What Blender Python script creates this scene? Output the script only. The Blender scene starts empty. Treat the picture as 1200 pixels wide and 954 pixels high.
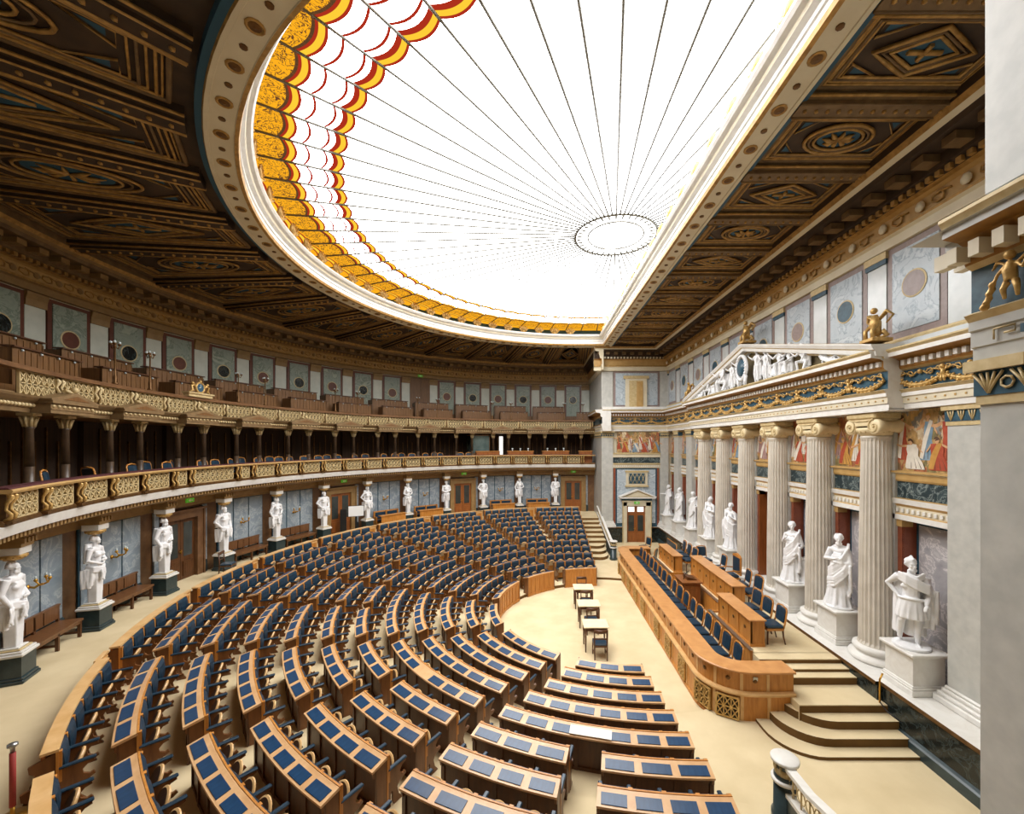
import bpy, random
from math import *
from mathutils import Vector, Matrix
rnd = random.Random(11)
SC = bpy.context.scene
COL = SC.collection
ZC = 6.25                      # eye height
CX, CY = 2.26, 14.27           # centre of the round hall
SX, SY = 2.6, 14.1             # centre of the curved desk rows
KX, KY = 2.50, 14.27           # centre of the skylight
WX = 8.45                      # long wall
YN, YF, PX = 3.76, 25.5, 4.06  # near pier, far pier, pier edge
ZW = 1.5                       # upper walkway

def P(r, a, z, c=(CX, CY)):
    a = radians(a)
    return (c[0] - r * sin(a), c[1] + r * cos(a), z)

def TM(r, a, z, c=(CX, CY)):
    """frame on the circle: +X outward, +Y along the arc"""
    p = P(r, a, z, c); t = radians(a)
    M = Matrix.Rotation(t + pi / 2, 4, 'Z')
    M.translation = Vector(p)
    return M

def T(x, y, z, rz=0.0):
    M = Matrix.Rotation(rz, 4, 'Z'); M.translation = Vector((x, y, z)); return M

class MB:
    def __init__(s): s.v = []; s.f = []; s.m = []; s.s = []
    def add(s, vs, fs, mi=0, M=None, sm=False):
        b = len(s.v)
        if M is not None: vs = [tuple(M @ Vector(v)) for v in vs]
        s.v.extend(vs)
        for f in fs:
            s.f.append(tuple(b + i for i in f)); s.m.append(mi); s.s.append(sm)
        return s
    def box(s, x0, x1, y0, y1, z0, z1, mi=0, M=None):
        v = [(x, y, z) for z in (z0, z1) for y in (y0, y1) for x in (x0, x1)]
        return s.add(v, [(0, 2, 3, 1), (4, 5, 7, 6), (0, 1, 5, 4), (2, 6, 7, 3), (0, 4, 6, 2), (1, 3, 7, 5)], mi, M)
    def rbox(s, x0, x1, y0, y1, z0, z1, b, mi=0, M=None):
        """box with its edges cut on all sides"""
        vs = []; fs = []
        xs = (x0, x1); ys = (y0, y1); zs = (z0, z1); sg = (1, -1)
        idx = {}
        for i in (0, 1):
            for j in (0, 1):
                for k in (0, 1):
                    for ax in (0, 1, 2):
                        p = [xs[i] + (b * sg[i] if ax != 0 else 0), ys[j] + (b * sg[j] if ax != 1 else 0), zs[k] + (b * sg[k] if ax != 2 else 0)]
                        idx[i, j, k, ax] = len(vs); vs.append(tuple(p))
        for ax in (0, 1, 2):
            o = [a for a in (0, 1, 2) if a != ax]
            for q in (0, 1):
                def key(u, w):
                    t = [0, 0, 0]; t[ax] = q; t[o[0]] = u; t[o[1]] = w; return (t[0], t[1], t[2], ax)
                fs.append(tuple(idx[key(u, w)] for u, w in ((0, 0), (1, 0), (1, 1), (0, 1))))
        for ax in (0, 1, 2):
            o = [a for a in (0, 1, 2) if a != ax]
            for u in (0, 1):
                for w in (0, 1):
                    def key(q, a):
                        t = [0, 0, 0]; t[ax] = q; t[o[0]] = u; t[o[1]] = w; return (t[0], t[1], t[2], a)
                    fs.append((idx[key(0, o[0])], idx[key(1, o[0])], idx[key(1, o[1])], idx[key(0, o[1])]))
        for i in (0, 1):
            for j in (0, 1):
                for k in (0, 1):
                    fs.append((idx[i, j, k, 0], idx[i, j, k, 1], idx[i, j, k, 2]))
        return s.add(vs, fs, mi, M)
    def loft(s, rings, mi=0, M=None, close=True, cap=True, sm=False):
        """rings: equally long lists of points"""
        n = len(rings[0]); vs = [p for r in rings for p in r]; fs = []
        for i in range(len(rings) - 1):
            for j in range(n if close else n - 1):
                k = (j + 1) % n
                fs.append((i * n + j, i * n + k, (i + 1) * n + k, (i + 1) * n + j))
        s.add(vs, fs, mi, M, sm)
        if cap:
            s.add([], [], mi)
            b = len(s.v) - len(vs)
            s.f.append(tuple(b + j for j in reversed(range(n)))); s.m.append(mi); s.s.append(False)
            s.f.append(tuple(b + (len(rings) - 1) * n + j for j in range(n))); s.m.append(mi); s.s.append(False)
        return s
    def lathe(s, prof, n=16, mi=0, M=None, sm=True, cap=True, a0=0, a1=2 * pi):
        rings = [[(r * cos(2 * pi * j / n), r * sin(2 * pi * j / n), z) for j in range(n)] for r, z in prof]
        return s.loft(rings, mi, M, True, cap, sm)
    def tube(s, pts, r, n=8, mi=0, M=None, sm=True, flat=1.0, closed=False):
        pts = [Vector(p) for p in pts]; rings = []; N = len(pts)
        up = Vector((0, 0, 1)); prev = None
        for i, p in enumerate(pts):
            if closed: d = pts[(i + 1) % N] - pts[i - 1]
            else: d = pts[min(i + 1, N - 1)] - pts[max(i - 1, 0)]
            if d.length < 1e-9: d = Vector((0, 0, 1))
            d.normalize()
            if prev is None:
                u = d.cross(up)
                if u.length < .05: u = d.cross(Vector((1, 0, 0)))
            else:
                u = prev - d * prev.dot(d)
            u.normalize(); w = u.cross(d); prev = u
            rr = r[i] if isinstance(r, (list, tuple)) else r
            rings.append([tuple(p + u * (rr * cos(2 * pi * j / n)) + w * (rr * flat * sin(2 * pi * j / n))) for j in range(n)])
        if closed: rings.append(rings[0])
        return s.loft(rings, mi, M, True, not closed, sm)
    def sweep(s, prof, a0, a1, n, mi=0, c=(CX, CY), close=True, cap=True, sm=False, M=None):
        """prof: (r, z) outline swept round the hall; mi may be a list with one slot per outline edge"""
        rings = [[P(r, a0 + (a1 - a0) * i / n, z, c) for r, z in prof] for i in range(n + 1)]
        return s.strip(rings, mi, close, cap, sm, M)
    def strip(s, rings, mi=0, close=True, cap=True, sm=False, M=None):
        n = len(rings[0]); vs = [p for r in rings for p in r]
        if M is not None: vs = [tuple(M @ Vector(v)) for v in vs]
        b = len(s.v); s.v.extend(vs)
        for i in range(len(rings) - 1):
            for j in range(n if close else n - 1):
                k = (j + 1) % n
                s.f.append((b + i * n + j, b + i * n + k, b + (i + 1) * n + k, b + (i + 1) * n + j))
                s.m.append(mi[j] if isinstance(mi, (list, tuple)) else mi); s.s.append(sm)
        if cap and close:
            m0 = mi[0] if isinstance(mi, (list, tuple)) else mi
            s.f.append(tuple(b + j for j in range(n))); s.m.append(m0); s.s.append(False)
            s.f.append(tuple(b + (len(rings) - 1) * n + j for j in reversed(range(n)))); s.m.append(m0); s.s.append(False)
        return s
    def runy(s, prof, y0, y1, mi=0, close=True, cap=True, sm=False, M=None):
        """prof: (x, z) outline run along Y"""
        return s.strip([[(x, y, z) for x, z in prof] for y in (y0, y1)], mi, close, cap, sm, M)
    def runx(s, prof, x0, x1, mi=0, close=True, cap=True, M=None):
        """prof: (y, z) outline run along X"""
        return s.strip([[(x, y, z) for y, z in prof] for x in (x0, x1)], mi, close, cap, False, M)
    def prism(s, poly, t0, t1, ax='z', mi=0, M=None):
        f = {'z': lambda p, t: (p[0], p[1], t), 'y': lambda p, t: (p[0], t, p[1]), 'x': lambda p, t: (t, p[0], p[1])}[ax]
        return s.strip([[f(p, t) for p in poly] for t in (t0, t1)], mi, True, True, False, M)
    def ball(s, c, r, n=8, m=5, mi=0, M=None, sc=(1, 1, 1)):
        rings = []
        for i in range(m + 1):
            t = pi * i / m; rr = max(sin(t), .02)
            rings.append([(c[0] + r * sc[0] * rr * cos(2 * pi * j / n), c[1] + r * sc[1] * rr * sin(2 * pi * j / n), c[2] - r * sc[2] * cos(t)) for j in range(n)])
        return s.loft(rings, mi, M, True, True, True)
    def mesh(s, name, mats, loc=None):
        me = bpy.data.meshes.new(name)
        vs = s.v if loc is None else [(a - loc[0], b - loc[1], c - loc[2]) for a, b, c in s.v]
        me.from_pydata(vs, [], s.f)
        for m in (mats if isinstance(mats, (list, tuple)) else [mats]): me.materials.append(m)
        me.polygons.foreach_set('material_index', s.m)
        me.polygons.foreach_set('use_smooth', s.s)
        me.update()
        return me
    def build(s, name, mats, parent=None, loc=None, M=None):
        """loc: world point that becomes the origin (of the thing, or of the parent when there is one)"""
        return place(name, s.mesh(name, mats, loc), parent, M if M is not None else (Matrix.Translation(loc) if (loc is not None and parent is None) else None))

def place(name, me, parent=None, M=None):
    o = bpy.data.objects.new(name, me); COL.objects.link(o)
    if parent is not None: o.parent = parent
    if M is not None: o.matrix_local = M
    return o

def tag(o, label=None, cat=None, group=None, kind=None):
    if label: o['label'] = label
    if cat: o['category'] = cat
    if group: o['group'] = group
    if kind: o['kind'] = kind
    return o

def thing(name, label, cat, M, group=None, kind=None):
    o = place(name, None, None, M if isinstance(M, Matrix) else Matrix.Translation(M))
    o.empty_display_size = .1
    return tag(o, label, cat, group, kind)

def struct(name, mb, mats, parent=None):
    o = mb.build(name, mats, parent)
    if parent is None: o['kind'] = 'structure'
    return o

ORD = 'first second third fourth fifth sixth seventh eighth ninth tenth eleventh twelfth thirteenth fourteenth fifteenth sixteenth seventeenth eighteenth nineteenth twentieth'.split()
for _t in ('twenty', 'thirty', 'forty'):
    ORD += [_t + '-' + w for w in 'first second third fourth fifth sixth seventh eighth ninth'.split()] + [{'twenty': 'thirtieth', 'thirty': 'fortieth', 'forty': 'fiftieth'}[_t]]

# ---------------------------------------------------------------- materials
def lin(*c):
    return tuple((x / 255 / 12.92 if x / 255 <= .04045 else ((x / 255 + .055) / 1.055) ** 2.4) for x in c)

def mk(name, c1, c2=None, rough=.5, metal=0.0, kind='plain', scale=6.0, bump=0.0, spec=.5, c3=None, coord='Object', stretch=(1, 1, 1)):
    m = bpy.data.materials.new(name); m.use_nodes = True
    nt = m.node_tree; N = nt.nodes; L = nt.links
    b = N['Principled BSDF']
    b.inputs['Base Color'].default_value = (*c1, 1); b.inputs['Roughness'].default_value = rough
    b.inputs['Metallic'].default_value = metal; b.inputs['Specular IOR Level'].default_value = spec
    if c2 is None: return m
    tc = N.new('ShaderNodeTexCoord'); mp = N.new('ShaderNodeMapping')
    L.new(tc.outputs[coord], mp.inputs[0]); mp.inputs['Scale'].default_value = stretch
    rp = N.new('ShaderNodeValToRGB')
    e = rp.color_ramp.elements
    if kind == 'noise':
        t = N.new('ShaderNodeTexNoise'); t.inputs['Scale'].default_value = scale; t.inputs['Detail'].default_value = 4
        L.new(mp.outputs[0], t.inputs['Vector']); fac = t.outputs['Fac']
        e[0].position = .32; e[1].position = .68
        e[0].color = (*c1, 1); e[1].color = (*c2, 1)
    elif kind == 'marble':
        t = N.new('ShaderNodeTexNoise'); t.inputs['Scale'].default_value = scale; t.inputs['Detail'].default_value = 7
        t.inputs['Distortion'].default_value = 1.6; t.inputs['Roughness'].default_value = .62
        L.new(mp.outputs[0], t.inputs['Vector']); fac = t.outputs['Fac']
        e[0].position = .30; e[1].position = .64
        e[0].color = (*c1, 1); e[1].color = (*c2, 1)
        if c3:
            x = e.new(.5); x.color = (*[(p + q) / 2 for p, q in zip(c1, c2)], 1); x = e.new(.54); x.color = (*c3, 1); x = e.new(.575); x.color = (*[(p + q) / 2 for p, q in zip(c1, c2)], 1)
    elif kind == 'wood':
        t = N.new('ShaderNodeTexNoise'); t.inputs['Scale'].default_value = scale; t.inputs['Detail'].default_value = 3
        t.inputs['Distortion'].default_value = .4
        L.new(mp.outputs[0], t.inputs['Vector']); fac = t.outputs['Fac']
        e[0].position = .3; e[1].position = .7
        e[0].color = (*c1, 1); e[1].color = (*c2, 1)
    elif kind == 'paint':      # painted figures: patches of cloth and skin colours
        v = N.new('ShaderNodeTexVoronoi'); v.inputs['Scale'].default_value = scale; v.inputs['Randomness'].default_value = 1
        nz = N.new('ShaderNodeTexNoise'); nz.inputs['Scale'].default_value = scale * 1.3; nz.inputs['Detail'].default_value = 3
        mx = N.new('ShaderNodeMix'); mx.data_type = 'VECTOR'; mx.inputs['Factor'].default_value = .3
        L.new(mp.outputs[0], nz.inputs['Vector']); L.new(mp.outputs[0], mx.inputs[4]); L.new(nz.outputs['Color'], mx.inputs[5]); L.new(mx.outputs[1], v.inputs['Vector'])
        sp = N.new('ShaderNodeSeparateColor'); L.new(v.outputs['Color'], sp.inputs[0]); fac = sp.outputs[0]
        rp.color_ramp.interpolation = 'CONSTANT'
        cs = [lin(176, 140, 84), lin(120, 84, 50), lin(196, 150, 104), lin(150, 62, 38), lin(170, 140, 90), lin(96, 116, 130), lin(206, 190, 160), lin(92, 96, 58), lin(70, 48, 34), lin(184, 146, 88)]
        e[0].color = (*cs[0], 1); e[1].position = .95; e[1].color = (*cs[-1], 1)
        for i in range(1, 9):
            x = e.new(i / 9.6); x.color = (*cs[i], 1)
    L.new(fac, rp.inputs[0])
    if kind == 'paint':
        n2 = N.new('ShaderNodeTexNoise'); n2.inputs['Scale'].default_value = scale * 2.2; n2.inputs['Detail'].default_value = 4
        L.new(mp.outputs[0], n2.inputs['Vector'])
        m2 = N.new('ShaderNodeMix'); m2.data_type = 'RGBA'; m2.blend_type = 'OVERLAY'; m2.inputs['Factor'].default_value = .75
        mo = N.new('ShaderNodeMix'); mo.data_type = 'RGBA'; mo.inputs['Factor'].default_value = .32; mo.inputs[7].default_value = (*lin(178, 146, 96), 1); L.new(rp.outputs[0], mo.inputs[6]); L.new(mo.outputs[2], m2.inputs[6]); L.new(n2.outputs['Fac'], m2.inputs[7]); L.new(m2.outputs[2], b.inputs['Base Color'])
    else:
        L.new(rp.outputs[0], b.inputs['Base Color'])
    if bump:
        bp = N.new('ShaderNodeBump'); bp.inputs['Strength'].default_value = bump; bp.inputs['Distance'].default_value = .02
        L.new(fac, bp.inputs['Height']); L.new(bp.outputs[0], b.inputs['Normal'])
    return m

M_ = {}
def defmat():
    m = M_
    m['carpet'] = mk('beige_carpet', lin(206, 187, 148), lin(220, 202, 164), .95, kind='noise', scale=1.2, spec=.1)
    m['carpet_riser'] = mk('brown_carpet_edge', lin(106, 80, 48), lin(118, 90, 56), .95, kind='noise', scale=3, spec=.1)
    m['oak'] = mk('golden_oak', lin(176, 112, 44), lin(204, 140, 66), .38, kind='wood', scale=3.0, stretch=(6, 6, .7))
    m['oak_top'] = mk('oak_desktop', lin(204, 156, 106), lin(222, 180, 132), .3, kind='wood', scale=4)
    m['oak_pale'] = mk('pale_oak', lin(206, 160, 100), lin(224, 184, 128), .35, kind='wood', scale=4)
    m['oak_dark'] = mk('dark_oak', lin(70, 42, 20), lin(98, 60, 30), .42, kind='wood', scale=3.0, stretch=(5, 5, .8))
    m['walnut'] = mk('walnut_panelling', lin(98, 66, 35), lin(128, 90, 50), .45, kind='wood', scale=3, stretch=(8, 8, .6))
    m['door'] = mk('brown_door_wood', lin(132, 76, 34), lin(158, 94, 46), .35, kind='wood', scale=3, stretch=(6, 6, .6))
    m['lectern'] = mk('brown_walnut', lin(120, 72, 34), lin(146, 92, 48), .35, kind='wood', scale=4, stretch=(6, 6, .6))
    m['blue'] = mk('blue_leather', lin(24, 46, 62), lin(32, 58, 76), .32, kind='noise', scale=9)
    m['pad'] = mk('blue_writing_leather', lin(28, 58, 90), lin(37, 71, 106), .28, kind='noise', scale=7, spec=.5)
    m['table'] = mk('pale_table_top', lin(232, 214, 172), lin(240, 224, 186), .4, kind='noise', scale=4)
    m['counter'] = mk('oak_counter_top', lin(188, 130, 74), lin(206, 150, 92), .3, kind='wood', scale=4)
    m['ochre_dark'] = mk('brown_gilded_stone', lin(116, 92, 60), lin(136, 110, 74), .5, kind='noise', scale=6)
    m['cane'] = mk('pale_cane', lin(214, 188, 150), lin(228, 206, 172), .6, kind='noise', scale=30)
    m['statue'] = mk('white_plaster', lin(226, 226, 226), lin(238, 238, 238), .5, kind='noise', scale=5)
    m['white'] = mk('white_marble', lin(214, 210, 202), lin(228, 226, 220), .35, kind='marble', scale=2)
    m['column'] = mk('grey_cream_marble', lin(196, 188, 174), lin(212, 205, 192), .4, kind='noise', scale=2.5)
    m['pier'] = mk('pale_grey_marble', lin(176, 176, 170), lin(192, 191, 184), .38, kind='noise', scale=5)
    m['cream'] = mk('cream_stone', lin(206, 194, 166), lin(216, 206, 180), .5, kind='noise', scale=2)
    m['ochre'] = mk('ochre_stone', lin(176, 140, 82), lin(192, 156, 98), .5, kind='noise', scale=4)
    m['gilt'] = mk('gilding', lin(212, 176, 110), lin(176, 138, 76), .42, .4, kind='noise', scale=12)
    m['gilt_stone'] = mk('gilded_stone', lin(190, 166, 118), lin(208, 188, 142), .45, .1, kind='noise', scale=10)
    m['bronze'] = mk('dark_bronze', lin(92, 64, 34), lin(120, 86, 46), .4, .6, kind='noise', scale=10)
    m['bench'] = mk('brown_bench_wood', lin(96, 62, 36), lin(118, 80, 48), .35, kind='wood', scale=3, stretch=(6, 6, .6))
    m['porphyry'] = mk('dark_brown_column', lin(62, 47, 34), lin(86, 68, 50), .35, kind='noise', scale=6)
    m['cap_cream'] = mk('cream_gold_stone', lin(214, 194, 150), lin(226, 208, 168), .4, kind='noise', scale=8)
    m['ochre_mid'] = mk('brown_ochre_stone', lin(138, 108, 64), lin(154, 122, 76), .5, kind='noise', scale=5)
    m['pale_green'] = mk('pale_grey_green_stone', lin(192, 196, 182), lin(206, 208, 194), .3, kind='noise', scale=3)
    m['pale_blue'] = mk('pale_polished_stone', lin(200, 206, 206), lin(214, 218, 218), .2, kind='noise', scale=3)
    m['gold_shade'] = mk('shadowed_gold', lin(148, 104, 48), lin(168, 124, 62), .45, .2, kind='noise', scale=8)  # darker gold: shadow under the cornice and behind its dentils put into the colour
    m['arm'] = mk('brown_arm_wood', lin(104, 64, 32), lin(128, 82, 42), .36, kind='wood', scale=3, stretch=(5, 5, .8))
    m['void'] = mk('dark_pierced_ground', lin(44, 30, 18), None, .8)
    m['teal'] = mk('blue_marble', lin(34, 66, 82), lin(52, 88, 104), .4, kind='noise', scale=10)
    m['panel'] = mk('grey_blue_marble', lin(116, 130, 140), lin(152, 162, 168), .3, kind='marble', scale=1.6, c3=lin(168, 176, 180))
    m['panel_warm'] = mk('grey_violet_marble', lin(146, 144, 148), lin(184, 180, 180), .3, kind='marble', scale=1.8, c3=lin(214, 208, 206))
    m['panel_green'] = mk('grey_green_marble', lin(124, 138, 126), lin(164, 170, 152), .3, kind='marble', scale=1.5, c3=lin(104, 118, 104))
    m['panel_blue'] = mk('veined_blue_marble', lin(168, 180, 188), lin(196, 204, 208), .3, kind='marble', scale=1.6, c3=lin(138, 152, 164))
    m['red'] = mk('red_marble', lin(122, 62, 40), lin(146, 80, 54), .3, kind='marble', scale=2.5)
    m['redbrown'] = mk('red_brown_marble', lin(84, 42, 26), lin(104, 54, 34), .35, kind='marble', scale=2.5)
    m['violet'] = mk('violet_marble', lin(130, 112, 108), lin(150, 132, 126), .35, kind='marble', scale=4)
    m['brownstone'] = mk('brown_marble', lin(96, 66, 42), lin(122, 88, 58), .35, kind='marble', scale=2.2)
    m['dark'] = mk('black_green_marble', lin(18, 22, 21), lin(34, 42, 40), .2, kind='marble', scale=2.5, c3=lin(58, 66, 64))
    m['green'] = mk('dark_green_marble', lin(34, 48, 52), lin(52, 68, 70), .28, kind='marble', scale=2.5)
    m['greengrey'] = mk('veined_green_marble', lin(30, 44, 48), lin(60, 76, 80), .3, kind='marble', scale=4, c3=lin(140, 150, 146))
    m['ceil'] = mk('dark_painted_ceiling', lin(52, 37, 23), lin(68, 49, 30), .7, kind='noise', scale=3)
    m['ceil_gold'] = mk('worn_gold_moulding', lin(190, 148, 80), lin(146, 110, 56), .45, .3, kind='noise', scale=8)
    m['ceil_trim'] = mk('olive_moulding', lin(100, 76, 46), lin(122, 96, 60), .6, kind='noise', scale=5)
    m['ceil_blue'] = mk('ceiling_blue', lin(36, 78, 100), None, .6)
    m['paint'] = mk('painted_frieze', (1, 1, 1), (1, 1, 1), .6, kind='paint', scale=7.0, stretch=(1, 1, .55))
    m['black'] = mk('near_black', lin(14, 14, 15), None, .5)
    m['curtain'] = mk('dark_drapery', lin(46, 31, 19), lin(66, 45, 27), .8, kind='wood', scale=2, stretch=(9, 9, .2))
    m['velvet'] = mk('maroon_velvet', lin(72, 22, 24), None, .8)
    m['redpost'] = mk('red_velvet', lin(150, 48, 40), None, .7)
    m['paper'] = mk('white_paper', lin(238, 236, 228), None, .7)
    m['screen'] = mk('white_screen', lin(236, 238, 236), None, .5)
    m['glass'] = mk('grey_window_glass', lin(52, 56, 54), lin(70, 74, 70), .08, kind='noise', scale=2)
    m['booth'] = mk('green_booth_glass', lin(66, 84, 82), lin(96, 112, 108), .06, kind='noise', scale=2)
    m['steel'] = mk('brushed_steel', lin(170, 170, 168), None, .3, .9)
    m['brass'] = mk('brass', lin(206, 156, 66), None, .3, .9)
    m['globe'] = mk('lamp_globe', lin(200, 210, 210), None, .15)
    m['green_sign'] = mk('green_sign', lin(90, 180, 60), None, .5)
    em = m['green_sign'].node_tree.nodes['Principled BSDF']
    em.inputs['Emission Color'].default_value = (*lin(120, 220, 60), 1); em.inputs['Emission Strength'].default_value = .2
    m['lead'] = mk('glazing_bars', lin(120, 118, 110), None, .5, .3)
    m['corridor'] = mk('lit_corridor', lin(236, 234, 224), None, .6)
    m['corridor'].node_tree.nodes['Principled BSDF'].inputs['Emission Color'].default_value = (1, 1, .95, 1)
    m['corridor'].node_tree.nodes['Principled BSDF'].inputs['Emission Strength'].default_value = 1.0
defmat()
for _n in ('paint',):
    pass

def skyglass():
    """stained glass roof: rings of colour by distance from the hub, scalloped between the ribs"""
    m = bpy.data.materials.new('stained_glass_roof'); m.use_nodes = True
    nt = m.node_tree; N = nt.nodes; L = nt.links
    for n in list(N): N.remove(n)
    out = N.new('ShaderNodeOutputMaterial'); em = N.new('ShaderNodeEmission')
    L.new(em.outputs[0], out.inputs[0])
    tc = N.new('ShaderNodeTexCoord'); sp = N.new('ShaderNodeSeparateXYZ'); L.new(tc.outputs['Object'], sp.inputs[0])
    def mt(op, a, b=None, c=None):
        n = N.new('ShaderNodeMath'); n.operation = op
        for i, q in enumerate((a, b, c)):
            if q is None: continue
            if isinstance(q, (int, float)): n.inputs[i].default_value = q
            else: L.new(q, n.inputs[i])
        return n.outputs[0]
    x, y = sp.outputs[0], sp.outputs[1]
    r = mt('SQRT', mt('ADD', mt('MULTIPLY', x, x), mt('MULTIPLY', y, y)))
    a = mt('DIVIDE', mt('ARCTAN2', y, x), radians(5))
    fr = mt('FRACT', mt('ADD', a, 100.0))
    sc = mt('MULTIPLY', mt('MULTIPLY', fr, mt('SUBTRACT', 1.0, fr)), .5)
    rr = mt('ADD', r, sc)
    rp = N.new('ShaderNodeValToRGB'); cr = rp.color_ramp; cr.interpolation = 'CONSTANT'
    W = (1, 1, 1); RED = (.42, .03, .012); YEL = (1.0, .62, .04); ORA = (1.0, .44, .015); PAL = (1, .93, .88); DK = (.10, .05, .02)
    stops = [(0, W), (8.62, RED), (8.69, YEL), (8.79, RED), (8.86, PAL), (8.97, RED), (9.03, W), (9.40, RED), (9.46, PAL), (9.64, RED), (9.72, YEL), (9.81, RED), (9.86, DK), (9.90, ORA), (10.62, DK), (10.66, RED), (10.70, YEL), (10.80, RED), (10.84, ORA), (11.9, W)]
    Lm = 14.0
    cr.elements[0].color = (*W, 1); cr.elements[1].position = 1.0; cr.elements[1].color = (*W, 1)
    for p, c in stops[1:]:
        q = cr.elements.new(p / Lm); q.color = (*c, 1)
    L.new(mt('DIVIDE', rr, Lm), rp.inputs[0])
    # tracery in the orange ring
    nz = N.new('ShaderNodeTexNoise'); nz.inputs['Scale'].default_value = 4.5; nz.inputs['Detail'].default_value = 2; nz.inputs['Distortion'].default_value = 2.5
    L.new(tc.outputs['Object'], nz.inputs['Vector'])
    line = mt('LESS_THAN', mt('ABSOLUTE', mt('SUBTRACT', nz.outputs['Fac'], .5)), .028)
    ring = mt('MULTIPLY', mt('GREATER_THAN', rr, 9.9), mt('LESS_THAN', rr, 10.6))
    mx = N.new('ShaderNodeMix'); mx.data_type = 'RGBA'; L.new(mt('MULTIPLY', line, ring), mx.inputs[0])
    L.new(rp.outputs[0], mx.inputs[6]); mx.inputs[7].default_value = (.16, .06, .02, 1)
    # pale glass lets the full daylight through, the coloured ring less
    cs = N.new('ShaderNodeSeparateColor'); L.new(mx.outputs[2], cs.inputs[0])
    st = mt('ADD', mt('MULTIPLY', mt('GREATER_THAN', cs.outputs[2], .8), SKY - 1.0), 1.0)
    L.new(mx.outputs[2], em.inputs['Color']); L.new(st, em.inputs['Strength'])
    return m
SKY = 9.5
M_['sky'] = skyglass()

# ---------------------------------------------------------------- camera
cd = bpy.data.cameras.new('camera'); cam = bpy.data.objects.new('camera', cd); COL.objects.link(cam)
cam.location = (0, 0, ZC); cam.rotation_euler = (pi / 2, 0, 0)
cd.sensor_width = 36; cd.lens = 482 / 1200 * 36
cd.shift_x = -(628.4 - 600) / 1200; cd.shift_y = (519.5 - 477) / 1200
cd.clip_start = .05; cd.clip_end = 200
SC.camera = cam
vs = SC.view_settings
SC.display_settings.display_device = 'sRGB'
vs.view_transform = 'Standard'; vs.look = 'None'; vs.gamma = 1; vs.use_curve_mapping = False; vs.exposure = 0.0
w = bpy.data.worlds.new('world'); SC.world = w; w.use_nodes = True
w.node_tree.nodes['Background'].inputs[0].default_value = (.8, .9, 1, 1); w.node_tree.nodes['Background'].inputs[1].default_value = 0.15
try:
    SC.cycles.max_bounces = 7; SC.cycles.diffuse_bounces = 4; SC.cycles.glossy_bounces = 3
    SC.cycles.use_denoising = True
except Exception: pass
m = M_
A0, A1 = -7.0, 187.0
# ---------------------------------------------------------------- floors
b = MB(); b.box(-14, 9, 1.5, 30, -.3, 0)
struct('floor', b, m['carpet'])
b = MB()
for a0, a1 in ((-88, -.6), (180.6, 268)):
    b.sweep([(4.78, 0), (4.78, .1), (5.2, .1), (5.2, 0)], a0, a1, 30, [1, 0, 0, 0], c=(SX, SY))
    b.sweep([(5.2, 0), (5.2, .1), (26, .1), (26, 0)], a0, a1, 30, 0, c=(SX, SY))
struct('floor_ring', b, [m['carpet'], m['carpet_riser']])
def RO(i): return 4.2 + .775 * i        # outer edge of desk row i
DZ = .12
for i in range(1, 12):
    b = MB(); r0 = RO(i - 1) - .2; r1 = RO(i) - .2 if i < 11 else RO(11) + .02
    z = DZ * i
    b.sweep([(r0, 0), (r0, z), (r1, z), (r1, 0)], -.6, 180.6, 60, [1, 0, 0, 1], c=(SX, SY))
    struct('floor_tier', b, [m['carpet'], m['carpet_riser']])
b = MB()
n = 97; rings = []
for k in range(n + 1):
    a = -7 + 194 * k / n
    x, y, _ = P(RO(11) + .04, a, 0, (SX, SY)); x2, y2, _ = P(14.95, a, 0)
    rings.append([(x, y, 0), (x, y, ZW), (x2, y2, ZW), (x2, y2, 0)])
b.strip(rings, [1, 0, 0, 0])
struct('floor_walkway', b, [m['carpet'], m['carpet_riser']])

# ---------------------------------------------------------------- lower curved wall behind the herms
AL = 10.14
def HK(k): return 90 - (k - 1.5) * AL
b = MB(); b.sweep([(14.65, ZW), (14.65, 4.5), (14.95, 4.5), (14.95, ZW)], A0, A1, 97)
struct('wall_round_lower', b, m['brownstone'])
DOORK = (-1.5, 1.5, 4.5, 7.5, 10.5)
b = MB()
for k2 in range(-5, 22, 2):
    k = k2 / 2; ac = HK(k)
    if k in DOORK:
        spans = [(-4.15, -3.42), (3.42, 4.15)]
    else:
        spans = [(-3.95, -1.5), (-1.28, 1.28), (1.5, 3.95)]
        b.sweep([(14.64, 1.95), (14.64, 4.05), (14.6, 4.05), (14.6, 1.95)], ac - 4.1, ac + 4.1, 6, 1)
    for s0, s1 in spans:
        if k == 10.5 and s0 < 0: s0 = -4.0
        b.sweep([(14.63, 1.95), (14.57, 1.95), (14.57, 4.0), (14.63, 4.0)], ac + s0, ac + s1, 3, 0)
    for s0, s1 in ([(-4.15, -3.42), (3.42, 4.15)] if k in DOORK else [(-4.1, 4.1)]):
        b.sweep([(14.64, ZW), (14.55, ZW), (14.55, 1.9), (14.59, 1.95), (14.64, 1.95)], ac + s0, ac + s1, 4, 2)
struct('wall_round_panelling', b, [m['panel'], m['teal'], m['green']])

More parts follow.
